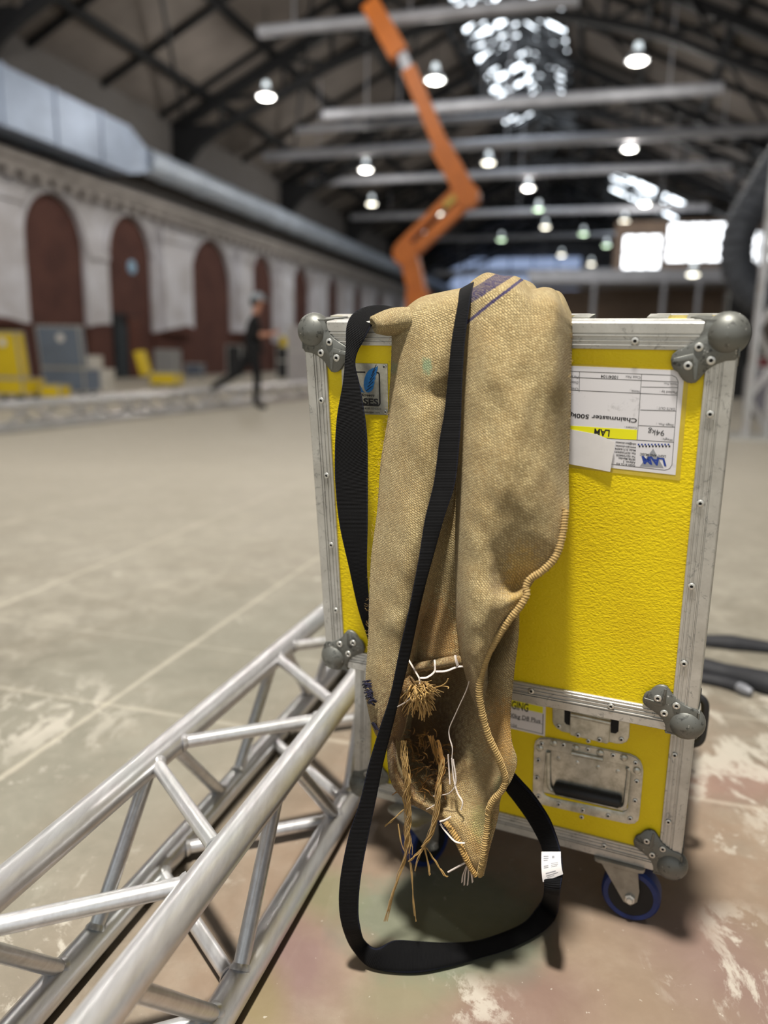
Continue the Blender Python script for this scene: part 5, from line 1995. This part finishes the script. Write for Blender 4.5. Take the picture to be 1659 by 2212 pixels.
# ---- grey tie tubes and rigging bars across the hall
for i, (x0, y0, x1, y1, a, r, m) in enumerate(((560, 55, 1250, 15, 19.3, .14, 'tie'), (700, 240, 1560, 200, 25.9, .17, 'tie'), (560, 322, 1800, 290, 31.0, .19, 'tie'), (640, 268, 1100, 266, 28.4, .12, 'tie'),
                                               (620, 398, 1580, 352, 36, .17, 'tie'), (640, 478, 1530, 440, 44, .17, 'tie'), (940, 600, 1420, 575, 60, .22, 'tie'), (700, 520, 1500, 505, 54, .16, 'tie'))):
    p, q = on_a(x0, y0, a), on_a(x1, y1, a)
    zc = (p[2] + q[2]) / 2
    half = 11.0 - (zc + r + .35 - RZ0) / SLOPE
    p = (max(p[0], -14.6, RIDGE_L - half), a, zc)
    q = (min(q[0], 12.8, RIDGE_L + half), a, zc)
    b = MB(HALL)
    b.tube([V3((p[0], a, zc)), V3((q[0], a, zc))], r, 14)
    # hangers up to the roof
    for f in (.12, .5, .88):
        l = p[0] + (q[0] - p[0]) * f
        b.tube([V3((l, a, zc)), V3((l, a, roof_z(l) - .3))], .02, 5)
    o = b.build('rigging_tube', MT[m], None)
    tag(o, 'grey horizontal tube hung across the hall, %s from the near end' % (['first', 'second', 'fourth', 'third', 'fifth', 'sixth', 'eighth', 'seventh'][i]), 'tube', 'grey tubes across the hall')

# ---- air ducts
z0, z1 = 6.08, 7.42
b = MB(HALL)
b.box(WL + .05, WL + 1.0, 4.0, 21.6, z0, z1)
for k_ in range(9):
    b.box(WL + .03, WL + 1.04, 5 + k_ * 1.9, 5.12 + k_ * 1.9, z0 - .03, z1 + .03)
b.loft([[V3((x, 21.6, z)) for x, z in ((WL + .05, z0), (WL + 1.0, z0), (WL + 1.0, z1), (WL + .05, z1))], [V3((x, 22.8, z)) for x, z in ((WL + .25, 6.4), (WL + .85, 6.4), (WL + .85, 7.05), (WL + .25, 7.05))]])
o = b.build('box_duct', MT['galv'], None, smooth=False)
tag(o, 'square galvanised air duct on brackets above the near arches', 'air duct')
b = MB(HALL)
b.tube([V3((WL + .62, a, 6.75)) for a in np.linspace(22.85, 74, 40)], .42, 20)
for a in np.linspace(24, 72, 22):
    b.tube([V3((WL + .62, a - .05, 6.75)), V3((WL + .62, a + .05, 6.75))], .45, 20)
o = b.build('round_duct', plain('round_duct_sheet', rgb(176, 186, 200), .45, .2, .15, 1.2), None)
tag(o, 'round galvanised air duct running far along the arcaded wall', 'air duct')
# heater hose coming down on the right
pts = [on_a(*p, 18) for p in ((1760, 250), (1690, 340), (1640, 420), (1605, 480), (1590, 540), (1598, 590), (1625, 632), (1670, 655))]
b = MB(HALL)
cp_ = catmull([V3((5.2, 18.2, roof_z(5.2) - .1))] + [V3(p) for p in pts], 8)
b.tube(cp_, [.33 * (1 + .06 * sin(k_ * 2.2)) for k_ in range(len(cp_))], 18)
o = b.build('duct_hose', plain('dark_hose', rgb(74, 78, 86), .55, .2, .2, 4), None)
tag(o, 'thick dark air hose curving down at the right', 'hose')

# ---- pendant lamps
def make_lamp(glow):
    root = empty('pendant_lamp', (0, 0, 0))
    b = MB()
    b.lathe([(.27, -.02), (.275, .0), (.25, .06), (.18, .15), (.10, .24), (.085, .30), (.07, .40), (.02, .42)], 20)
    b.build('lamp_shade', MT['lampshade'], root)
    b = MB()
    b.lathe([(.255, .0), (.20, -.05), (.10, -.075), (.01, -.08)], 20, cap=True)
    b.build('lamp_lens', glow, root)
    b = MB()
    b.lathe([(.115, .22), (.10, .30), (.08, .40), (.03, .43)], 14)
    b.build('lamp_neck', emissive('lamp_neck_glow', rgb(225, 238, 244), 1.6), root)
    b = MB()
    b.tube([V3((0, 0, .4)), V3((0, 0, 3.4))], .018, 6)
    b.build('lamp_cord', MT['steel'], root)
    return root


LAMPS = [(575, 208, 8.5, 0), (940, 172, 8.5, 1), (1377, 130, 8.5, 0), (790, 366, 8.5, 0), (1055, 351, 8.5, 0), (1360, 321, 8.5, 0), (803, 440, 8.3, 0), (1141, 406, 8.4, 0),
         (1163, 452, 8.4, 1), (1178, 490, 8.4, 0), (1393, 440, 8.4, 0), (1349, 477, 8.3, 0), (946, 461, 8.4, 0), (918, 515, 8.3, 0), (1083, 517, 8.3, 1), (1260, 505, 8.3, 1), (1310, 530, 8.2, 1),
         (1213, 551, 8.2, 0), (1277, 570, 7.6, 0), (1497, 592, 4.9, 0), (1632, 622, 4.2, 0)]
PLACE = ['left of the orange boom near the duct', 'beside the bright skylight, right of the upper boom', 'high at the upper right corner', 'left of the boom in the second row', 'right of the boom in the second row', 'in the second row at the right',
         'left of the boom below the second row', 'small one under the middle tubes', 'greenish one under the middle tubes', 'lower one under the middle tubes', 'below the small rooflight', 'lower left of the small rooflight',
         'in front of the boom elbow', 'in front of the lower boom link', 'greenish far one right of the boom', 'greenish far one mid hall', 'greenish far one above the gallery', 'far one left of the gallery windows',
         'farthest one left of the gallery', 'under the gallery beam', 'low one by the hose']
lp = {}
for i, (px, py, z, g) in enumerate(LAMPS):
    if i < 19:
        p = on_z(px, py, z)
    else:
        q = on_a(px, py, 34 if i == 19 else 30)
        p = hp(*q)
    if g not in lp:
        o = lp[g] = make_lamp(MT['glowgreen'] if g else MT['glow'])
    else:
        o = copy_tree(lp[g])
    o.location = p
    tag(o, 'glowing bell pendant lamp, ' + PLACE[i], 'lamp', 'hanging hall lamps')

# ------------------------------------------------------------------ boom lift
def at_a(px, py, a):
    return hp(*on_a(px, py, a))


def bar(name, p, q, w, h, mt, parent, taper=1.0):
    d = (q - p).normalized()
    s = d.cross(V3((0, 0, 1)))
    s = s.normalized() if s.length > .05 else LAT.copy()
    u = s.cross(d)
    b = MB()
    rg = []
    for pt, k in ((p, 1.0), (q, taper)):
        rg.append([pt + s * (sx * w / 2 * k) + u * (sy * h / 2 * k) for sx, sy in ((-1, -1), (1, -1), (1, 1), (-1, 1))])
    b.loft(rg)
    return b.build(name, mt, parent, smooth=False)


def build_boom():
    A = 18.0
    base = hp(-4.35, A, 0)
    root = empty('boom_lift', base, 'orange articulated boom lift rising behind the sack into the roof', 'boom lift')
    P = lambda x, y, a=A: at_a(x, y, a)
    bar('boom_section', P(1008, 418), P(952, 318), .34, .44, MT['orange'], root)
    bar('boom_section', P(962, 335), P(884, 150), .26, .32, MT['orange'], root)
    bar('boom_section', P(886, 158), P(866, 112), .18, .22, MT['tie'], root)
    bar('jib_arm', P(864, 120), P(800, 8), .34, .44, MT['orange'], root, .9)
    b = MB()
    b.box(-.9, .9, -.4, .4, 0, .1)
    b.X = Matrix.Translation(P(785, -40))
    bb = MB(Matrix.Translation(P(785, -45)) @ HALL)
    bb.box(-.9, .9, -.4, .4, -.06, .0)
    for sx in (-.87, .87):
        for sy in (-.37, .37):
            bb.box(sx - .03, sx + .03, sy - .03, sy + .03, 0, 1.1)
    for z in (.55, 1.1):
        bb.box(-.9, .9, -.4, -.36, z - .03, z + .03)
        bb.box(-.9, .9, .36, .4, z - .03, z + .03)
        bb.box(-.9, -.86, -.4, .4, z - .03, z + .03)
        bb.box(.86, .9, -.4, .4, z - .03, z + .03)
    bb.build('work_basket', MT['steel'], root, smooth=False)
    # parallel lower links and knuckles
    bar('riser_link', P(1006, 440), P(878, 560), .30, .24, MT['orange'], root)
    bar('riser_link', P(985, 412), P(868, 528), .22, .16, MT['orange'], root)
    bar('link_cover', P(1012, 402), P(962, 448), .24, .14, plain('dull_yellow', rgb(186, 160, 70), .5), root)
    for x, y, r in ((1012, 425, .26), (878, 548, .28)):
        b = MB(Matrix.Translation(P(x, y)) @ HALL @ Matrix.Rotation(pi / 2, 4, 'X'))
        b.lathe([(r, -.2), (r, .2)], 18)
        b.build('knuckle', MT['orange'], root)
    bar('riser_link', P(882, 545), P(905, 640), .36, .40, MT['orange'], root)
    bar('turret', P(905, 630), hp(-4.25, A, 1.0), .5, .5, MT['orange'], root)
    bb = MB(Matrix.Translation(base) @ HALL)
    bb.rbox(-.8, .8, -1.3, 1.3, .55, 1.25, .15)
    bb.build('chassis', MT['orange'], root, smooth=False)
    for sx in (-1, 1):
        for sy in (-1, 1):
            w = MB(Matrix.Translation(base) @ HALL @ Matrix.Translation((sx * .85, sy * .95, .42)) @ Matrix.Rotation(pi / 2, 4, 'Y'))
            w.lathe([(.2, -.14), (.40, -.14), (.42, -.08), (.42, .08), (.40, .14), (.2, .14)], 24)
            w.build('wheel', MT['rubber'], root)


build_boom()


# ------------------------------------------------------------------ long truss lying across the hall floor at the left
def build_long_truss():
    f0, f1 = on_z(0, 938), on_z(600, 868)
    d = (f1 - f0).normalized()
    n = V3((-d.y, d.x, 0))
    if n.dot(LAT) > 0:
        n = -n
    zt = on_plane(0, 880, f0, n).z
    root = empty('ladder_truss', f0, 'long silver box truss lying across the floor in front of the far cases', 'truss')
    L0, L1 = -1.5, (f1 - f0).length + 3
    Wd = .42
    for s in (0, Wd):
        for z in (.03, zt):
            b = MB()
            b.tube([f0 + n * s + d * L0 + V3((0, 0, z)), f0 + n * s + d * L1 + V3((0, 0, z))], .036, 10)
            b.build('chord_tube', MT['truss'], root)
    k, st = 0, .5
    x = L0
    while x < L1 - st and k < 40:
        for s in (0, Wd):
            b = MB()
            za, zb = (.03, zt) if k % 2 else (zt, .03)
            b.tube([f0 + n * s + d * x + V3((0, 0, za)), f0 + n * s + d * (x + st) + V3((0, 0, zb))], .024, 8)
            b.build('diagonal_brace', MT['truss'], root)
        b = MB()
        sa, sb = (0, Wd) if k % 2 else (Wd, 0)
        b.tube([f0 + n * sa + d * x + V3((0, 0, zt)), f0 + n * sb + d * (x + st) + V3((0, 0, zt))], .016, 8)
        b.build('diagonal_brace', MT['truss'], root)
        x += st
        k += 1


build_long_truss()


# ------------------------------------------------------------------ cases and clutter by the arches
def far_case(name, label, px, py, w, d, h, body, lid=None, yaw=0.0, cat='flight case', legs=0.0, disc=None, tilt=.12):
    """px, py: photo point of the middle of its front bottom edge; lid = (height, depth) of an opened lid standing on it"""
    p = on_z(px, py)
    root = empty(name, p, label, cat)
    X = Matrix.Translation(p) @ Matrix.Rotation(yaw, 4, 'Z')
    b = MB(X)
    e = .025
    b.box(-w / 2 + .008, w / 2 - .008, .008, d - .008, legs + .008, legs + h - .008)
    b.build('case_body', body, root, smooth=False)

    def edges(M, w_, d_, z0, z1, par, y0=0.0):
        q = MB(M)
        for xx in (-w_ / 2, w_ / 2 - e):
            for yy in (y0, y0 + d_ - e):
                q.box(xx, xx + e, yy, yy + e, z0, z1)
            for zz in (z0, z1 - e):
                q.box(xx, xx + e, y0 + e, y0 + d_ - e, zz, zz + e)
        for yy in (y0, y0 + d_ - e):
            for zz in (z0, z1 - e):
                q.box(-w_ / 2 + e, w_ / 2 - e, yy, yy + e, zz, zz + e)
        q.build('edge_frame', MT['alu'], par, smooth=False)
    edges(X, w, d, legs, legs + h, root)
    if lid:
        lh, ldp = lid
        Y = X @ Matrix.Translation((0, 0, legs + h + .005)) @ Matrix.Rotation(tilt, 4, 'X')
        q = MB(Y)
        q.box(-w / 2 + .008, w / 2 - .008, .008, ldp - .008, .008, lh - .008)
        lo = q.build('case_lid', body, root, smooth=False)
        edges(Y, w, ldp, 0, lh, lo)
        if disc:
            q = MB(Y @ Matrix.Translation((disc[0], .002, lh * disc[1])) @ Matrix.Rotation(pi / 2, 4, 'X'))
            q.lathe([(disc[2], 0), (disc[2], .006)], 20)
            tag(q.build('round_sticker', MT['paper'], lo), 'round white sticker')
    if legs:
        for sx in (-1, 1):
            for yy in (.12, d - .12):
                q = MB(X @ Matrix.Translation((sx * (w / 2 - .12), yy, legs / 2)) @ Matrix.Rotation(pi / 2, 4, 'X'))
                q.lathe([(legs / 2, -.02), (legs / 2, .02)], 14)
                q.build('caster', MT['rubber'], root)
    return root


far_case('flight_case', 'tall yellow flight case with open lid at the far left edge', 20, 866, .62, .6, .30, MT['yellowfar'], (.80, .22), -.25, legs=.1, disc=(.02, .78, .07))
far_case('flight_case', 'grey flight case with a white round sticker on its raised lid', 138, 858, .92, .6, .46, MT['flatgrey'], (.80, .16), -.18, legs=.1, disc=(.05, .72, .08))
far_case('flight_case', 'low yellow case on the floor below the grey one', 108, 866, .42, .35, .24, MT['yellowfar'], None, -.2, legs=.05)
far_case('flight_case', 'low yellow case with a pale side, in front of the dark doorway', 352, 838, .72, .5, .32, MT['yellowfar'], None, -.1, legs=.06)
# its opened lid, seen edge-on
p = on_z(312, 838)
b = MB(Matrix.Translation(p + V3((-.08, .3, .30))) @ Matrix.Rotation(-.25, 4, 'Y'))
b.box(-.10, .06, 0, .5, 0, .62)
tag(b.build('case_lid_panel', MT['yellowfar'], None, smooth=False, loc=p), 'yellow lid standing on edge beside the dark doorway', 'lid')
far_case('louvred_crate', 'grey louvred metal crate behind the low yellow case', 358, 826, .62, .5, .95, plain('pale_grey_metal', rgb(146, 146, 146), .5, .3), None, -.1, 'crate')
for k, (px, py, w, h, z, lab) in enumerate(((205, 842, .62, .26, 0, 'pale plastic box at the bottom of the white stack'), (212, 842, .50, .22, .26, 'pale plastic box in the middle of the white stack'), (196, 842, .34, .3, .48, 'pale box on top of the white stack'))):
    p = on_z(px, py)
    X = Matrix.Translation(p + V3((0, .15 * k * .2, z))) @ Matrix.Rotation(-.2 + .1 * k, 4, 'Z')
    b = MB(X)
    b.rbox(-w / 2, w / 2, 0, .4, 0, h - .012, .05)
    b.rbox(-w / 2 - .01, w / 2 + .01, -.01, .41, h - .045, h - .004, .055)
    o = b.build('storage_box', plain('pale_plastic', rgb(206, 202, 194), .5), None, loc=p)
    tag(o, lab, 'box', 'white boxes by the grey case')
far_case('flight_case', 'small blue-grey case on the floor before the third arch', 418, 816, .62, .5, .42, plain('bluegrey', rgb(84, 92, 108), .6), None, 0, legs=.06)
far_case('flight_case', 'dark upright case behind the walking person', 506, 815, .55, .5, 1.15, MT['farblack'], None, 0)
far_case('flight_case', 'black box with a white lid beside the pale heap', 614, 818, .55, .5, .62, MT['farblack'], (.5, .1), 0, tilt=.05)
far_case('flight_case', 'pale grey case stack left of the yellow lid corner', 648, 824, .8, .6, 1.0, plain('silver_grey', rgb(176, 172, 174), .6), (.75, .3), .15, tilt=0.0)
p = on_z(612, 806)
b = MB(Matrix.Translation(p))
b.lathe([(.16, 0), (.16, .04), (.03, .06), (.03, 1.0), (.19, 1.05), (.16, 1.55), (.03, 1.62)], 14)
tag(b.build('yellow_marker', MT['yellowfar'], None, loc=p), 'yellow marker stand behind the pale heap', 'marker stand')

# ---- right edge: upright truss tower, drapes and cases
def tower():
    bx = on_a(1636, 900, 10.5)
    c = hp(bx[0], 10.5, 0)
    root = empty('truss_tower', c, 'upright silver truss tower at the right edge beyond the case', 'truss tower')
    X = Matrix.Translation(c) @ HALL
    for sx in (-.12, .12):
        for sy in (-.12, .12):
            b = MB(X)
            b.tube([V3((sx, sy, .05)), V3((sx, sy, 3.4))], .03, 12)
            b.build('chord_tube', MT['truss'], root)
    for k in range(8):
        for sy in (-.12, .12):
            b = MB(X)
            s = 1 if k % 2 else -1
            b.tube([V3((-.12 * s, sy, .1 + k * .41)), V3((.12 * s, sy, .1 + (k + 1) * .41))], .018, 8)
            b.build('diagonal_brace', MT['truss'], root)
        for sx in (-.12, .12):
            b = MB(X)
            s = 1 if k % 2 else -1
            b.tube([V3((sx, -.12 * s, .1 + k * .41)), V3((sx, .12 * s, .1 + (k + 1) * .41))], .018, 8)
            b.build('diagonal_brace', MT['truss'], root)
    b = MB(X)
    b.box(-.35, .35, -.35, .35, 0, .05)
    b.build('base_plate', MT['alu'], root, smooth=False)


tower()
far_case('flight_case', 'tall black case behind the truss tower at the right', 1592, 862, .9, .6, 2.6, MT['farblack'], None, -.27)
far_case('flight_case', 'grey case on casters right of the truss tower', 1690, 905, 1.1, .6, .75, plain('mauve_grey', rgb(138, 136, 146), .55), None, -.27, legs=.1)
far_case('flight_case', 'dark red case on the far right behind the tower', 1668, 880, .8, .6, 1.05, plain('dull_red', rgb(112, 40, 44), .6), None, -.27)

# ---- black cable runs on the floor at the right
def cable(pts, rads, label):
    q = catmull([on_z(x, y, z) for x, y, z in pts], 8)
    rr = np.interp(np.linspace(0, 1, len(q)), np.linspace(0, 1, len(rads)), rads)
    b = MB()
    b.tube(q, list(rr), 12, flat=.7)
    o = b.build('cable_bundle', plain('black_cloth', rgb(26, 27, 32), .7, 0, .25, 40), None, loc=on_z(pts[0][0], pts[0][1], 0))
    tag(o, label, 'cable bundle')
    return o


cable([(1380, 1370, .018), (1460, 1376, .018), (1525, 1384, .018), (1580, 1388, .022), (1659, 1398, .018), (1760, 1412, .018)], [.020, .022, .023, .028, .022, .022], 'thin black cable bundle, the farther one on the floor at right')
cable([(1380, 1400, .024), (1460, 1425, .024), (1520, 1440, .028), (1570, 1452, .026), (1659, 1474, .032), (1760, 1500, .03)], [.026, .028, .030, .028, .038, .036], 'thick black cable bundle right of the case, nearer one')
o = cable([(1440, 1452, .016), (1515, 1464, .016), (1560, 1473, .016), (1600, 1485, .018), (1622, 1496, .014)], [.016, .018, .019, .018, .012], 'short dark cable with a grey plug, nearest at the right')
b = MB()
b.tube([on_z(1596, 1484, .018), on_z(1608, 1490, .018), on_z(1624, 1497, .016)], [.016, .017, .012], 12)
tag(b.build('cable_plug', plain('grey_plug', rgb(120, 122, 128), .5, .3), o), 'grey plug')


# ------------------------------------------------------------------ person striding past the truss
def build_person():
    foot = on_z(553, 883)
    root_loc = V3((foot.x, foot.y, 0))
    f = V3((1, .12, 0)).normalized()         # heading: to the right of the picture
    s = V3((0, 0, 1)).cross(f)               # their left
    def P(fwd, left, z):
        k = 1.06
        return root_loc + f * fwd * k + s * left * k + V3((0, 0, z * k))
    J, E, Rr = [], [], []
    def j(p, r, par=None):
        J.append(p)
        Rr.append(r if hasattr(r, '__len__') else (r, r))
        if par is not None:
            E.append((par, len(J) - 1))
        return len(J) - 1
    pel = j(P(-.03, 0, .93), (.17, .16))
    wst = j(P(-.03, 0, 1.08), (.165, .145), pel)
    chs = j(P(-.01, 0, 1.28), (.195, .165), wst)
    nkb = j(P(.0, 0, 1.43), (.09, .08), chs)
    nk = j(P(.03, 0, 1.50), .055, nkb)
    hd0 = j(P(.05, 0, 1.58), .075, nk)
    hd1 = j(P(.06, 0, 1.66), .098, hd0)
    hd2 = j(P(.045, 0, 1.74), .075, hd1)
    for sd, (el, wr, hn) in ((1, (P(-.16, .27, 1.12), P(.02, .26, .96), P(.09, .25, .92))), (-1, (P(-.04, -.28, 1.14), P(.24, -.22, 1.16), P(.33, -.18, 1.19)))):
        sh = j(P(.0, .19 * sd, 1.39), .065, chs)
        e_ = j(el, .055, sh)
        w_ = j(wr, .04, e_)
        h_ = j(hn, (.042, .022), w_)
        dirv = (hn - wr).normalized()
        for q in range(4):
            off = s * (.018 * (q - 1.5))
            k1 = j(hn + dirv * .045 + off, .0105, h_)
            j(hn + dirv * (.085 + (.01 if q in (1, 2) else 0)) + off + V3((0, 0, -.014)), .009, k1)
        t1 = j(hn + dirv * .02 + V3((0, 0, .035)), .011, h_)
        j(hn + dirv * .055 + V3((0, 0, .045)), .009, t1)
    # standing front leg, trailing lifted rear leg
    hipR = j(P(-.02, -.10, .88), .115, pel)
    knR = j(P(.04, -.10, .48), .075, hipR)
    anR = j(P(.0, -.10, .09), .052, knR)
    j(P(.10, -.10, .04), (.042, .034), anR)
    j(P(.17, -.10, .03), (.036, .026), len(J) - 1)
    hipL = j(P(-.06, .10, .88), .115, pel)
    knL = j(P(-.30, .10, .55), .078, hipL)
    anL = j(P(-.66, .10, .34), .055, knL)
    j(P(-.72, .10, .24), (.042, .034), anL)
    j(P(-.71, .10, .17), (.036, .026), len(J) - 1)
    me = bpy.data.meshes.new('person')
    me.from_pydata([tuple(p - root_loc) for p in J], E, [])
    o = bpy.data.objects.new('person', me)
    COL.objects.link(o)
    o.location = root_loc
    ORG[o.name] = root_loc
    sk = o.modifiers.new('skin', 'SKIN')
    for i, v in enumerate(me.skin_vertices[0].data):
        v.radius = Rr[i]
        v.use_root = (i == 0)
    sk.use_smooth_shade = True
    sub = o.modifiers.new('sub', 'SUBSURF')
    sub.levels = sub.render_levels = 2
    t = NT('person_clothes_and_skin')
    z = t.sep(t.coord())
    skin = t.math('MAXIMUM', t.math('GREATER_THAN', z[2], 1.55), t.math('GREATER_THAN', t.math('ADD', z[0], t.math('MULTIPLY', t.math('GREATER_THAN', t.math('ABSOLUTE', t.math('SUBTRACT', z[2], 1.14)), .18), -9)), .12))
    c = t.mix(skin, rgb(9, 10, 13), rgb(196, 142, 118))
    me.materials.append(t.done(t.mix(t.math('MULTIPLY', t.noise(t.coord(), 20, 3), .2), c, rgb(18, 18, 22)), .85))
    tag(o, 'person in black clothes and a pale cap striding right past the truss', 'person')
    hx = Matrix.Translation(P(.05, 0, 1.695)) @ frame(V3(), f, s, V3((0, 0, 1)))
    b = MB(hx)
    rg = []
    for zz, r in ((-.01, .112), (.03, .114), (.07, .098), (.10, .06), (.112, .01)):
        rg.append([V3((r * 1.08 * cos(2 * pi * k / 18), r * .92 * sin(2 * pi * k / 18), zz)) for k in range(18)])
    b.loft(rg)
    b.loft([[V3((.08 + .11 * cos(a), .09 * sin(a), zz - .02 * cos(a))) for a in np.linspace(-pi / 2, pi / 2, 12)] for zz in (-.012, .0)])
    b.build('cap', plain('grey_cap', rgb(150, 158, 166), .7), o)
    b = MB(hx)
    b.loft([[V3((-.03 + r * cos(2 * pi * k / 16), r * .95 * sin(2 * pi * k / 16), zz)) for k in range(16)] for zz, r in ((-.11, .07), (-.06, .098), (-.01, .105))])
    b.build('hair', plain('dark_hair', rgb(26, 30, 24), .8), o)
    b = MB(hx)
    for yy in (-.034, .034):
        b.X = hx @ Matrix.Translation((.098, yy, -.045))
        b.lathe([(.012, -.003), (.012, .003), (.004, .006)], 10)
    b.X = hx
    b.loft([[V3((.098, -.012, -.055)), V3((.098, .012, -.055)), V3((.102, 0, -.03))], [V3((.128, -.008, -.085)), V3((.128, .008, -.085)), V3((.130, 0, -.08))], [V3((.10, -.012, -.095)), V3((.10, .012, -.095)), V3((.10, 0, -.09))]])
    b.loft([[V3((.095, -.025, -.118 + d)) for d in (-.004, .004)] + [V3((.104, 0, -.118 + d)) for d in (.006, -.006)], [V3((.095, .025, -.118 + d)) for d in (-.004, .004)] + [V3((.104, .004, -.118 + d)) for d in (.006, -.006)]])
    b.build('face_features', plain('face_detail', rgb(150, 96, 80), .7), o)  # eyes, nose and mouth share one darker skin colour


build_person()

# ------------------------------------------------------------------ light
def lamp_light(name, kind, loc, energy, size, color, parent=None, target=None):
    ld = bpy.data.lights.new(name, kind)
    ld.energy = energy
    ld.color = color
    if kind == 'AREA':
        ld.shape = 'DISK'
        ld.size = size
    else:
        ld.shadow_soft_size = size
    o = bpy.data.objects.new(name, ld)
    COL.objects.link(o)
    o.location = loc
    if target is not None:
        o.rotation_euler = (V3(target) - V3(loc)).to_track_quat('-Z', 'Y').to_euler()
    return o


def build_light():
    w = bpy.data.worlds.new('daylight')
    SC.world = w
    w.use_nodes = True
    bg = w.node_tree.nodes['Background']
    bg.inputs[0].default_value = (0.93, 0.97, 1.0, 1)
    bg.inputs[1].default_value = 0.85
    # the hall lamp hanging over the case, out of the picture above, and its neighbours
    warm = (1.0, .955, .88)
    key = V3((-.81, -.92, 8.3))
    for i, (p, e, lab) in enumerate(((key, 1750, 'glowing bell pendant lamp high above the case'), (hp(-7.5, 6.0, 8.5), 420, 'glowing bell pendant lamp above the empty floor at left'), (hp(-10.4, 14, 8.5), 500, 'glowing bell pendant lamp above the far cases'),
                                     (hp(-4.5, 14, 8.5), 420, 'glowing bell pendant lamp above the hall floor ahead'), (hp(5.0, 8, 8.5), 420, 'glowing bell pendant lamp above the floor at right'))):
        o = copy_tree(lp[0])
        o.location = p + V3((0, 0, .12))
        tag(o, lab, 'lamp', 'hanging hall lamps')
        if i == 0:
            lamp_light('lamp_bulb', 'AREA', p, e, .6, warm, None, p - V3((0, 0, 1)))
        else:
            lamp_light('lamp_bulb', 'POINT', p - V3((0, 0, .1)), e, .2, warm)
    # bulbs of the lamps in view
    for i in (0, 1, 2, 3, 5, 7, 10):
        px, py, z, g = LAMPS[i]
        lamp_light('lamp_bulb', 'POINT', on_z(px, py, z) - V3((0, 0, .22)), 330, .2, warm)


build_light()
SC.view_settings.view_transform = 'Standard'
SC.view_settings.look = 'None'
SC.view_settings.gamma = 1
SC.view_settings.use_curve_mapping = False
SC.view_settings.exposure = -0.22
SC.cycles.max_bounces = 6
SC.cycles.diffuse_bounces = 3
SC.cycles.glossy_bounces = 3
SC.cycles.transmission_bounces = 4
SC.cycles.caustics_reflective = False
SC.cycles.caustics_refractive = False
SC.cycles.sample_clamp_indirect = 6
SC.cycles.adaptive_threshold = 0.02
